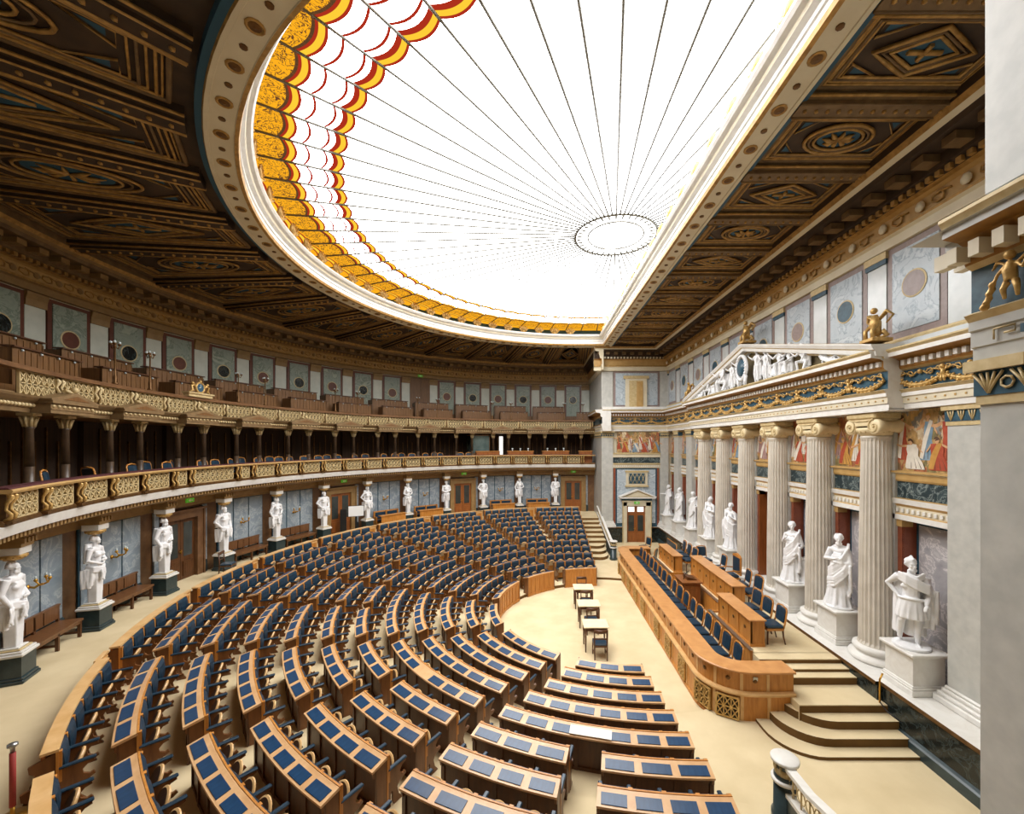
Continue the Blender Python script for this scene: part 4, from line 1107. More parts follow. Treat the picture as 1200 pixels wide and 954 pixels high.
b = MB(); b.box(-.05, 0, -.03, .03, 0, .84); b.box(-.46, -.4, -.025, .025, 0, .4); b.box(-.42, -.03, -.02, .02, .1, .15); bench_me['leg'] = b.mesh('leg', m['oak_dark'])
n = 0
for k2 in (-1, 1, 5, 7, 11, 13, 17, 19):
    k = k2 / 2
    t = thing('wall_light', 'gilded three-armed wall light on the marble panel in the %s bay from the far pier' % ORD[int(10.5 - k)], 'wall lamp', TM(14.57, HK(k), 3.02) @ Matrix.Scale(.75, 4), 'gilded wall lights under the gallery')
    place('bracket', scm, t); 
    for p in ((-.30, -.2), (-.30, .2), (-.5, 0)): place('flame_bulb', glm2, t, T(p[0], p[1], 0))
    if k < 4:
        t = thing('wooden_bench', 'long brown wooden bench against the marble wall in the %s bay from the far pier' % ORD[int(10.5 - k)], 'bench', TM(14.5, HK(k), ZW), 'wooden benches along the walkway')
        place('seat', bench_me['seat'], t); place('backrest', bench_me['back'], t)
        for s in (-1, 0, 1): place('leg', bench_me['leg'], t, T(0, s * .73, 0))
# two-seat benches with a desk in front, on the walkway
n = 0
for k in (9.5, 8.5, 6.5, 5.5):
    t = thing('clerk_bench', 'two-seat blue bench behind a plain oak desk by the wall, %s from the far pier' % ORD[n], 'bench', TM(13.95, HK(k), ZW), 'two-seat benches on the walkway'); n += 1
    b = MB()
    for s in (-1, 1): b.rbox(.30, .38, s * .36 - .3, s * .36 + .3, .52, .86, .02)
    b.build('back_cushion', m['blue'], t)
    b = MB(); b.box(.38, .42, -.74, .74, .1, .92); b.box(-.0, .42, -.76, -.72, 0, .66); b.box(0, .42, .72, .76, 0, .66)
    for y in (-.72, 0, .72): b.box(.30, .40, y - .03, y + .03, .5, .93)
    b.build('bench_frame', m['oak'], t)
    b = MB(); b.box(-.02, .36, -.70, .70, .38, .46); b.build('seat', m['blue'], t)
    b = MB(); b.box(-.5, -.45, -.74, .74, .0, .74); b.box(-.54, -.2, -.78, .78, .74, .78); b.build('desk_front', m['oak'], t)
# lone chair, screen, red post
t = thing('side_chair', 'brown wooden chair with blue seat standing alone beside a herm plinth on the walkway', 'chair', TM(13.3, AX(267, 13.3), ZW) @ Matrix.Rotation(.3, 4, 'Z'))
def side_chair_parts(t):
    b = MB(); b.rbox(-.2, .2, -.2, .2, .42, .47, .02); b.build('seat', m['blue'], t)
    b = MB(); b.tube([(.2, -.19, .84), (.23, 0, .83), (.2, .19, .84)], .035, 6, flat=1.6); b.tube([(.19, -.18, .62), (.2, .18, .62)], .02, 6); b.build('backrest', m['oak_dark'], t)
    b = MB(); b.box(-.19, .19, -.19, .19, .37, .42); b.tube([(-.18, -.18, .18), (.2, -.18, .18)], .012, 5); b.tube([(-.18, .18, .18), (.2, .18, .18)], .012, 5); b.build('seat_rail', m['oak_dark'], t)
    for s in (-1, 1):
        b = MB(); b.tube([(-.18, s * .18, .42), (-.19, s * .185, 0)], [.022, .015], 6); b.build('leg', m['oak_dark'], t)
        b = MB(); b.tube([(.22, s * .18, .0), (.18, s * .18, .42), (.2, s * .19, .85)], [.016, .022, .018], 6); b.build('leg', m['oak_dark'], t)
side_chair_parts(t)
t = thing('projection_screen', 'small white screen on a dark stand before the wooden door under the gallery', 'screen', TM(13.55, AX(418, 13.5), ZW) @ Matrix.Rotation(-.6, 4, 'Z'))
b = MB(); b.box(-.03, .0, -.36, .36, .98, 1.5); b.build('screen_face', m['screen'], t)
b = MB(); b.box(0, .03, -.38, .38, .96, 1.52); b.box(0, .06, -.05, .05, 0, 1.0); b.box(-.2, .25, -.2, .2, 0, .05); b.build('stand', m['black'], t)
b = MB(); b.box(.1, .5, .45, .75, 0, 1.3); b.build('case', m['black'], t)
t = thing('barrier_post', 'slim post with red velvet sleeve and steel cap on the walkway at lower left', 'post', T(-6.62, 5.2, ZW))
b = MB(); b.lathe([(.16, 0), (.16, .03), (.03, .04), (.022, .06), (.022, .16)], 12); b.build('base', m['brass'], t)
b = MB(); b.lathe([(.03, .16), (.03, .84)], 10); b.build('sleeve', m['redpost'], t)
b = MB(); b.lathe([(.022, .84), (.022, .90), (.05, .92), (.05, .95), (.001, .96)], 10); b.build('cap', m['steel'], t)
SCN = (SX, SY)
def seat_parts():
    d = {}
    q = MB(); q.rbox(-.082, .082, -.5, .5, 0, .012, .004); d['pad'] = q            # scaled along Y per bench
    b = MB()
    rows = []
    for z, x, e in ((.40, -.345, .0), (.46, -.385, .012), (.60, -.39, .016), (.74, -.375, .012), (.795, -.35, 0)):
        rows.append([(-.33, -.235 + .0, z), (x, -.235 + e * .4, z), (x - e, -.12, z), (x - e, .12, z), (x, .235 - e * .4, z), (-.33, .235, z)])
    b.loft(rows); d['cushion'] = b.mesh('seat_back', m['blue'])
    # tipped-up seat: rounded board with a wooden rim
    b = MB(); out = []
    for t in range(15):
        q_ = -pi / 2 + pi * t / 14
        out.append((.20 * sin(q_) * (1 if abs(sin(q_)) < 1 else 1), .12 + .24 * cos(q_) if cos(q_) > 0 else .12))
    out = [(-.20, 0)] + out + [(.20, 0)]
    ca, sa = cos(radians(63)), sin(radians(63))
    def pt(y, l, t): return (-.41 - l * .88 * ca - t * sa, y, .34 + l * .88 * sa - t * ca)
    b.loft([[pt(y * .93, l * .93, -.02) for y, l in out], [pt(y, l, -.008) for y, l in out], [pt(y, l, .012) for y, l in out], [pt(y * .86, .015 + l * .86, .03) for y, l in out]], 1)
    b.m[-2] = 2; b.m[-1] = 0
    n0 = len(b.f)
    d['seat'] = b.mesh('seat', [m['cane'], m['oak_pale'], m['bench']])
    # arm: wooden bracket with a scroll and a blue padded top
    b = MB()
    poly = [(-.34, .0), (-.34, .545), (-.66, .545), (-.665, .515), (-.60, .495), (-.55, .44), (-.56, .385), (-.62, .35), (-.655, .365), (-.675, .33), (-.62, .295), (-.54, .29), (-.50, .22), (-.53, .10), (-.585, .03), (-.60, .0), (-.44, 0), (-.42, .05), (-.42, .2), (-.40, .22), (-.38, .18), (-.38, 0)]
    b.prism(poly, -.018, .018, 'y', 0)
    d['arm'] = b.mesh('armrest', m['arm'])
    b = MB(); b.rbox(-.68, -.33, -.032, .032, .545, .58, .012); d['armpad'] = b.mesh('arm_pad', m['blue'])
    b = MB(); b.prism([(-.285, 0), (-.285, .795), (-.25, .785), (-.02, .705), (-.03, .62), (-.08, .58), (-.09, 0)], -.018, .018, 'y'); d['end'] = b.mesh('end_panel', m['arm'])
    return d
SP = seat_parts()
for _k in ('cushion', 'seat', 'arm', 'armpad', 'end'): SP[_k].transform(Matrix.Translation((.05 if _k != 'end' else 0, 0, 0)))
def arcbox(b, i, u0, u1, z0, z1, a0, a1, mi=0, n=6):
    r = RO(i); b.sweep([(r + u0, z0), (r + u0, z1), (r + u1, z1), (r + u1, z0)], a0, a1, n, mi, c=SCN)
def bench(i, a0, a1, label, skip=()):
    r = RO(i); z = DZ * i; am = (a0 + a1) / 2
    W = TM(r - .2, am, z, SCN); Wi = W.inverted()
    L_ = radians(a1 - a0) * (r - .25); n = max(2, int(round(L_ / .5)))
    t = thing('bench_desk', label, 'bench desk', W, 'curved bench desks of the chamber')
    def bld(b, name, mats):
        me = b.mesh(name, mats); me.transform(Wi); return place(name, me, t)
    ns = max(4, n)
    if i < 11:
        b = MB(); b.sweep([(r - .275, z + .755), (r - .275, z + .785), (r - .25, z + .793), (r - .215, z + .783), (r - .0, z + .735), (r + .005, z + .715), (r - .005, z + .70)], a0, a1, ns * 2, 0, c=SCN)
        bld(b, 'desk_top', m['oak_top'])
        for k in range(n):
            if k in skip: continue
            a = a0 + (a1 - a0) * (k + .5) / n
            w_ = L_ / n - .105
            M = TM(r - .112, a, z + .758, SCN) @ Matrix.Rotation(radians(12.5), 4, 'Y') @ Matrix.Diagonal((1, w_, 1, 1))
            place('writing_pad', PADM, t, Wi @ M)
        b = MB(); arcbox(b, i, -.10, -.075, z + .06, z + .715, a0 + .1, a1 - .1, 0, ns)
        for k in range(n + 1):
            a = a0 + (a1 - a0) * k / n; b.box(-.012, .012, -.03, .03, z + .0, z + .71, 0, TM(r - .065, min(max(a, a0 + .2), a1 - .2), 0, SCN))
        arcbox(b, i, -.075, -.058, z + .62, z + .70, a0 + .1, a1 - .1, 0, ns); arcbox(b, i, -.075, -.058, z + .1, z + .18, a0 + .1, a1 - .1, 0, ns)
        bld(b, 'front_panel', m['oak_dark'])
    else:
        b = MB(); arcbox(b, i, -.29, -.12, z + .80, z + .835, a0, a1, 0, ns); bld(b, 'rail', m['oak_pale'])
        b = MB(); arcbox(b, i, -.17, -.13, z, z + .8, a0 + .1, a1 - .1, 0, ns); bld(b, 'front_panel', m['door'])
    if i == 0:
        b = MB(); arcbox(b, 0, -.26, -.23, z + .08, z + .76, a0, a1, 0, ns)
        arcbox(b, 0, -.285, -.26, z, z + .1, a0, a1, 0, ns); arcbox(b, 0, -.275, -.26, z + .68, z + .76, a0, a1, 0, ns)
        for k in range(2 * n + 1):
            a = a0 + (a1 - a0) * k / (2 * n); b.box(-.012, .012, -.03, .03, z + .08, z + .75, 0, TM(r - .268, min(max(a, a0 + .35), a1 - .35), 0, SCN))
        bld(b, 'inner_panel', m['oak'])
    else:
        b = MB(); arcbox(b, i, -.285, -.26, z + .08, z + .80, a0, a1, 0, ns)
        for k in range(n + 1):
            a = a0 + (a1 - a0) * k / n; b.box(-.02, .02, -.03, .03, z + .38, z + .793, 0, TM(r - .295, min(max(a, a0 + .2), a1 - .2), 0, SCN))
        bld(b, 'back_panel', m['oak'])
        for k in range(n):
            a = a0 + (a1 - a0) * (k + .5) / n; sc = (L_ / n) / .57
            M = TM(r, a, z, SCN)
            place('seat_back', SP['cushion'], t, Wi @ M @ Matrix.Diagonal((1, sc, 1, 1)))
            place('seat', SP['seat'], t, Wi @ M @ Matrix.Diagonal((1, sc, 1, 1)))
        for k in range(n + 1):
            a = a0 + (a1 - a0) * k / n; a = min(max(a, a0 + .15), a1 - .15)
            o = place('armrest', SP['arm'], t, Wi @ TM(r, a, z, SCN)); place('arm_pad', SP['armpad'], o)
    for a in (a0 + .15, a1 - .15): place('end_panel', SP['end'], t, Wi @ TM(r, a, z, SCN))
    return t, Wi
PADM = SP['pad'].mesh('writing_pad', m['pad'])
FRONT = [(-.8, -.8), (24, 28), (52.3, 57.5), (87.5, 88), (117.4, 119.3), (153.5, 151), (180.2, 180.2)]
REAR = [-.8, 13.4, 28.8, 44, 59, 74, 88, 102.4, 118.9, 134.9, 150.8, 166.5, 180.2]
ROWN = ['innermost'] + ORD[1:11] + ['outermost']
def seen(i, a0, a1):
    for q in (0, .5, 1):
        for u in (-.6, 0):
            x, y, z = P(RO(i) + u, a0 + (a1 - a0) * q, DZ * i + .75, SCN)
            if y > .6 and -60 < VX + F_ * x / y < 1200 and HY - F_ * (z - ZC) / y < 985: return True
    return False
for i in range(12):
    lines = [f0 + (f1 - f0) * i / 4 for f0, f1 in FRONT] if i < 5 else REAR
    h = degrees(.26 / (RO(i) - .2))
    for k in range(len(lines) - 1):
        a0 = lines[k] + (h if k else 0); a1 = lines[k + 1] - (h if k < len(lines) - 2 else 0)
        if not seen(i, a0, a1): continue
        L_ = radians(a1 - a0) * (RO(i) - .25); n = max(2, int(round(L_ / .5)))
        W_ = 'two three four five six seven eight nine'.split()
        kind = 'plain-backed oak desk' if i == 0 else ('blue seat row with pale rail' if i == 11 else 'blue-padded bench desk')
        rown = {0: 'innermost row', 11: 'outermost row'}.get(i, 'row %s' % 'zero two three four five six seven eight nine ten eleven twelve'.split()[i] + ' from the floor')
        bl = '%s-place %s, %s, %s block from the far stairs' % (W_[n - 2], kind, rown, ORD[k])
        skip = ()
        if i == 4 and k == 4: skip = (n // 2,)
        if i == 4 and k == 5: skip = (n // 2,)
        t, Wi = bench(i, a0, a1, bl, skip)
        if i == 4 and k == 5:
            a = a0 + (a1 - a0) * (n // 2 + .5) / n
            s_ = MB(); s_.box(-.09, .09, -.36, .36, 0, .012); o = s_.build('paper_sheet', m['paper'], None, None, TM(RO(4) - .112, a, DZ * 4 + .775, SCN) @ Matrix.Rotation(radians(12.5), 4, 'Y'))
            tag(o, 'large white paper sheet lying across a bench desk near the long counter', 'paper')
# little oak gates closing the aisles behind the outermost row
g = 0
for k in range(1, 9):
    a = REAR[k]; r = RO(11)
    t = thing('aisle_gate', 'small oak gate closing an aisle in the outermost row, %s from the far stairs' % ORD[g], 'gate', TM(r - .1, a, DZ * 11, SCN), 'oak aisle gates'); g += 1
    b = MB(); b.box(-.02, .02, -.22, .22, .0, .76); b.build('leaf', m['oak'], t)
    b = MB(); b.box(-.03, -.02, -.2, -.15, .06, .72); b.box(-.03, -.02, .15, .2, .06, .72); b.box(-.03, -.02, -.15, .15, .06, .12); b.box(-.03, -.02, -.15, .15, .66, .72); b.box(-.04, .04, -.23, .23, .76, .80); b.build('moulding', m['oak_pale'], t)
# ---------------------------------------------------------------- dais, steps, long counter
b = MB(); b.box(4.3, 7.45, 10.0, 19.6, .0, .42); 
struct('floor_dais', b, m['carpet'])
ZL = 1.0
b = MB(); b.box(5.42, 7.42, 10.3, 12.75, .0, ZL); b.box(5.98, 7.42, 12.75, 16.55, 0, ZL); b.box(5.42, 7.42, 16.55, 18.9, 0, ZL)
struct('floor_platform', b, m['carpet'])
b = MB()
b.box(5.36, 5.42, 10.3, 12.8, .42, ZL + .06, 0); b.box(5.42, 5.98, 12.75, 12.8, .42, ZL + .06, 0); b.box(5.92, 5.98, 12.8, 16.5, .42, ZL + .06, 0); b.box(5.36, 5.42, 16.5, 18.9, .42, ZL + .06, 0); b.box(5.42, 5.98, 16.5, 16.55, .42, ZL + .06, 0)
for x0, x1, y0, y1 in ((5.34, 5.44, 10.3, 12.8), (5.90, 6.0, 12.8, 16.5), (5.34, 5.44, 16.5, 18.9)): b.box(x0, x1, y0, y1, ZL + .06, ZL + .08, 1)
struct('wall_platform_front', b, [m['oak'], m['steel']])
def rnd_step(b, x0, x1, y0, y1, z, r, mi=(0, 1)):
    """step whose front left corner is rounded"""
    poly = [(x1, y1), (x0, y1)] + [(x0 + r - r * cos(q * pi / 16), y0 + r - r * sin(q * pi / 16)) for q in range(9)] + [(x1, y0)]
    v = [(x, y, 0) for x, y in poly] + [(x, y, z) for x, y in poly]; n_ = len(poly)
    b.add(v, [tuple(range(n_, 2 * n_))], mi[0])
    b.add(v, [(j, (j + 1) % n_, n_ + (j + 1) % n_, n_ + j) for j in range(n_)], mi[1])
b = MB()
for k, (x0, y0, z) in enumerate(((4.85, 7.97, .165), (5.15, 8.23, .33), (5.45, 8.50, .495))): rnd_step(b, x0, 7.5, y0, 10.4, z, .8)
for x0, y0, z in ((5.62, 8.78, .66), (5.65, 9.52, .83), (5.62, 9.75, .90)): b.box(x0, 7.5, y0, 10.4, 0, z, 0); b.box(x0, 7.5, y0 - .004, y0, 0, z - .02, 1)
b.box(5.42, 7.5, 10.0, 10.32, 0, ZL, 0); b.box(5.42, 7.5, 9.996, 10.0, 0, ZL - .02, 1)
struct('floor_steps_near', b, [m['carpet'], m['carpet_riser']])
b = MB()
for k, (x0, y0, z) in enumerate(((4.85, 7.97, .165), (5.15, 8.23, .33), (5.45, 8.50, .495))): b.box(x0 + .5, 7.45, 29.26 - 10.4, 29.26 - y0, 0, z)
struct('floor_steps_far', b, m['carpet'])

# the long counter
path = [(5.72, 9.1), (5.3, 9.08)] + [(4.82 - .96 * sin(q * pi / 20), 10.05 - .96 * cos(q * pi / 20)) for q in range(11)] + [(3.87, 11), (3.88, 13), (3.89, 15), (3.9, 17), (3.92, 19.4), (4.02, 19.95), (4.25, 20.2), (4.9, 20.22), (5.5, 20.22)]
def offs(path, o):
    out = []
    for i, p in enumerate(path):
        a = path[max(i - 1, 0)]; c = path[min(i + 1, len(path) - 1)]
        dx, dy = c[0] - a[0], c[1] - a[1]; l = hypot(dx, dy)
        out.append((p[0] + o * dy / l, p[1] - o * dx / l))
    return out
def along(b, prof, mi=0, p=path):
    cols = [(offs(p, o), z) for o, z in prof]
    b.strip([[(c[0][i][0], c[0][i][1], c[1]) for c in cols] for i in range(len(p))], mi)
root = thing('long_counter', 'long curved-end oak counter fronting the raised dais beside the open floor', 'counter', T(3.9, 14.6, 0))
RL = (3.9, 14.6, 0)
# which side is inward? sample
q0 = offs(path, .3)[14]
SG = 1 if q0[0] > path[14][0] else -1
def al(prof): return [(o * SG, z) for o, z in prof]
b = MB(); along(b, al([(-.05, 1.16), (-.05, 1.195), (-.03, 1.205), (.46, 1.205), (.48, 1.19), (.48, 1.16)])); b.build('counter_top', m['counter'], root, RL)
b = MB(); along(b, al([(.04, .72), (.04, 1.16), (.38, 1.16), (.38, .5), (.34, .5), (.34, .72)])); b.build('upper_panel', m['oak'], root, RL)
b = MB(); along(b, al([(-.05, .66), (-.06, .70), (-.04, .73), (.06, .74), (.06, .66)])); b.build('ledge_moulding', m['oak_pale'], root, RL)
b = MB(); along(b, al([(0, .0), (0, .66), (.3, .66), (.3, 0)])); along(b, al([(-.03, 0), (-.03, .07), (0, .09), (0, 0)])); b.build('lower_panel', m['oak'], root, RL)
# arc length along the front face
seg = [0]
for i in range(1, len(path)): seg.append(seg[-1] + hypot(path[i][0] - path[i - 1][0], path[i][1] - path[i - 1][1]))
def onpath(s, o=0.0):
    for i in range(1, len(path)):
        if s <= seg[i] or i == len(path) - 1:
            f = (s - seg[i - 1]) / (seg[i] - seg[i - 1]); x = path[i - 1][0] + f * (path[i][0] - path[i - 1][0]); y = path[i - 1][1] + f * (path[i][1] - path[i - 1][1])
            dx, dy = path[i][0] - path[i - 1][0], path[i][1] - path[i - 1][1]
            return T(x, y, 0, atan2(dy, dx) + pi / 2 + (pi if SG > 0 else 0)) 
def front(s):
    M = onpath(s)
    v = M.to_3x3() @ Vector((-1, 0, 0)); c = Vector((4.8, 14.6, 0)) - M.translation
    if v.dot(c) > 0: M = M @ Matrix.Rotation(pi, 4, 'Z')
    return M                         # -X points out of the counter
Li = Matrix.Translation((-3.9, -14.6, 0))
st = MB(); st.box(-.012, .05, -.035, .035, .09, .66, 0); st.box(.03, .06, -.03, .03, .74, 1.15, 0); stm = st.mesh('stile', m['oak_pale'])
gr = lattice(.46, .46, 3, 2, None, .010).mesh('grille', [m['gilt'], m['black']])
em = MB(); em.lathe([(.05, 0), (.045, .015), (.001, .02)], 8, 0, Matrix.Rotation(-pi / 2, 4, 'Y')); emm = em.mesh('emblem', m['bronze'])
total = seg[-1]; nst = 24
for k in range(1, nst):
    place('stile', stm, root, Li @ front(total * k / nst))
for k in range(nst):
    M = Li @ front(total * (k + .5) / nst)
    if k not in (0, 23): place('emblem', emm, root, M @ T(.035, 0, .97))
    if k in (2, 3, 5, 7, 9, 12, 14, 16, 18, 20): place('grille', gr, root, M @ T(-.02, 0, .14))
b = MB(); b.box(.02, .04, -.05, .05, .98, 1.06); o = place('socket_plate', b.mesh('socket_plate', m['steel']), root, Li @ front(total * .062))

# chairs along the counter
n = 0
for k in range(18):
    y = 10.05 + .577 * k; rz = (.0 + .06 * sin(k * 2.1)) if k < 17 else -.6
    chair(T(4.68 if k < 17 else 5.32, y if k < 17 else 19.2, .42, rz), 'blue leather chair behind the long counter, %s from its rounded near end' % ORD[k], 'chairs along the long counter')
for i, (x, y) in enumerate(((6.25, 10.93), (6.22, 11.5), (6.25, 12.08))):
    chair(T(x, y, ZL, .05 * i), 'blue leather chair behind the near oak desk box on the platform, %s from the steps' % ORD[i], 'chairs on the platform')
for i, (x, y, r) in enumerate(((6.98, 13.35, .1), (6.98, 14.05, -.1), (7.0, 15.9, .0))):
    chair(T(x, y, ZL, r), 'blue leather chair behind the middle oak desk box, %s from the steps' % ORD[i], 'chairs on the platform')
for i, (x, y, r) in enumerate(((6.3, 16.95, .1), (6.3, 17.6, .0), (6.3, 18.2, -.05), (6.95, 17.0, 1.7))):
    chair(T(x, y, ZL, r), 'blue leather chair behind the far oak desk box, %s from the lectern' % ORD[i], 'chairs on the platform')
t = thing('presidents_chair', 'high-backed blue armchair with wooden crest behind the middle oak desk box', 'chair', T(7.05, 14.98, ZL))
b = MB(); b.rbox(-.28, .22, -.27, .27, .42, .52, .03); b.build('seat', m['blue'], t)
b = MB(); b.rbox(.22, .28, -.24, .24, .58, 1.12, .02); b.build('backrest', m['blue'], t)
b = MB(); b.box(.24, .30, -.28, .28, .50, 1.14); b.prism([(-.28, 1.12), (.28, 1.12), (.2, 1.2), (0, 1.25), (-.2, 1.2)], .22, .30, 'x'); b.box(-.28, .24, -.27, .27, .36, .42); b.build('frame', m['oak'], t)
for s in (-1, 1):
    b = MB(); b.tube([(-.26, s * .29, .42), (-.26, s * .29, .66), (0, s * .29, .68), (.24, s * .29, .66)], .025, 6); b.build('armrest', m['oak'], t)
    b = MB(); b.tube([(-.25, s * .25, .40), (-.25, s * .25, 0)], [.028, .018], 6); b.build('leg', m['oak_dark'], t)
    b = MB(); b.tube([(.25, s * .25, .40), (.28, s * .25, 0)], [.028, .018], 6); b.build('leg', m['oak_dark'], t)

# desk boxes on the platform
def deskbox(x0, x1, y0, y1, z0, h, label):
    t = thing('desk_box', label, 'desk', T((x0 + x1) / 2, (y0 + y1) / 2, z0), 'oak desk boxes on the platform')
    w, l = (x1 - x0) / 2, (y1 - y0) / 2
    b = MB(); b.box(-w + .02, -w + .06, -l + .02, l - .02, 0, h); b.box(-w + .02, w, -l + .02, -l + .06, 0, h); b.box(-w + .02, w, l - .06, l - .02, 0, h)
    n_ = max(2, int(round((y1 - y0) / .55)))
    for k in range(n_ + 1): b.box(-w + .0, -w + .02, -l + .02 + (2 * l - .08) * k / n_, -l + .06 + (2 * l - .08) * k / n_, 0, h)
    b.box(-w - .005, -w + .02, -l, l, 0, .07); b.box(-w + .02, w, -l - .005, -l + .02, 0, .07)
    b.build('body', m['oak'], t)
    b = MB(); b.rbox(-w - .04, w + .03, -l - .03, l + .03, h, h + .04, .01); b.build('top', m['counter'], t)
    for k in range(n_): place('emblem', emm, t, T(-w + .02, -l + (2 * l) * (k + .5) / n_, h * .6))
    return t
deskbox(5.52, 5.9, 10.6, 12.5, ZL, .66, 'oak desk box on the platform nearest the carpeted steps')
deskbox(6.16, 6.56, 12.9, 16.4, ZL, .74, 'longest oak desk box set back on the middle of the platform behind the lectern')
deskbox(5.6, 5.95, 16.75, 18.75, ZL, .63, 'oak desk box at the far end of the platform towards the pedimented door')
t = thing('lectern', 'brown panelled speaker lectern with a book rest standing before the platform', 'lectern', T(5.48, 14.85, .42))
b = MB(); b.box(-.3, .3, -.38, .38, .08, .90); b.box(-.34, .34, -.42, .42, 0, .1)
b.box(-.32, -.3, -.3, .3, .2, .8); b.box(-.22, .22, -.4, -.38, .2, .8); b.box(-.16, .16, -.415, -.40, .3, .7); b.build('body', m['lectern'], t)
b = MB(); b.rbox(-.36, .36, -.45, .45, .90, .95, .012); b.build('top', m['lectern'], t)
b = MB(); b.prism([(-.1, .95), (.25, .95), (.25, .97), (-.1, 1.06)], -.2, .25, 'y'); b.build('book_rest', m['oak_dark'], t)
b = MB(); b.tube([(-.2, -.1, .95), (-.14, -.08, 1.12), (-.02, -.04, 1.2)], .012, 6); b.ball((-.01, -.04, 1.21), .02, 6, 4); b.build('microphone', m['black'], t)
b = MB(); b.box(-.12, .32, -.5, -.2, 0, .1); 
o = b.build('platform_step', m['oak'], None, None, T(5.55, 14.13, .42)); tag(o, 'low oak step beside the foot of the brown lectern', 'step')

# settee and chair against the dark skirting by the far end
t = thing('settee', 'blue settee with wooden frame against the dark skirting near the pedimented door', 'settee', T(7.1, 22.0, .1))
b = MB(); b.rbox(-.35, .1, -.72, .72, .36, .46, .03); b.build('seat', m['blue'], t)
b = MB(); b.rbox(.1, .16, -.68, .68, .5, .86, .02); b.build('backrest', m['blue'], t)
b = MB(); b.tube([(.13, -.72, .3), (.16, -.72, .9), (.16, .72, .9), (.13, .72, .3)], .03, 6); b.box(-.35, .14, -.72, .72, .3, .36); b.build('frame', m['oak'], t)
for s in (-1, 1):
    for x in (-.32, .12):
        b = MB(); b.tube([(x, s * .68, .32), (x, s * .68, 0)], [.03, .02], 6); b.build('leg', m['oak_dark'], t)
chair(T(6.0, 22.7, .1, .4), 'blue leather chair standing by the settee near the pedimented door', 'chairs by the settee')

# stenographers' tables on the open floor
for k, y in enumerate((12.55, 14.15, 15.75)):
    t = thing('clerk_table', 'small pale-topped wooden table on the open floor, %s from the near benches' % ORD[k], 'table', T(1.8, y, 0), 'small tables on the open floor')
    b = MB(); b.rbox(-.38, .38, -.3, .3, .73, .765, .01); b.build('table_top', m['table'], t)
    b = MB(); b.box(-.33, .33, -.26, .26, .63, .73); b.build('apron', m['oak_dark'], t)
    for sx in (-1, 1):
        for sy in (-1, 1):
            b = MB(); b.tube([(sx * .32, sy * .25, .66), (sx * .32, sy * .25, .3), (sx * .32, sy * .25, 0)], [.032, .028, .02], 6); b.build('leg', m['oak_dark'], t)
for k, (y, r, lab) in enumerate(((12.02, -pi / 2, 'wooden chair with blue seat drawn up to the table nearest the benches'), (13.62, -pi / 2 + .1, 'wooden chair with blue seat between the nearest and the middle table'), (15.2, -pi / 2, 'wooden chair with blue seat between the middle and the farthest table'), (16.32, pi / 2, 'wooden chair on the far side of the farthest small table'))):
    t = thing('side_chair', lab, 'chair', T(1.82 if k else 1.86, y, 0, r), 'chairs at the small tables'); side_chair_parts(t)

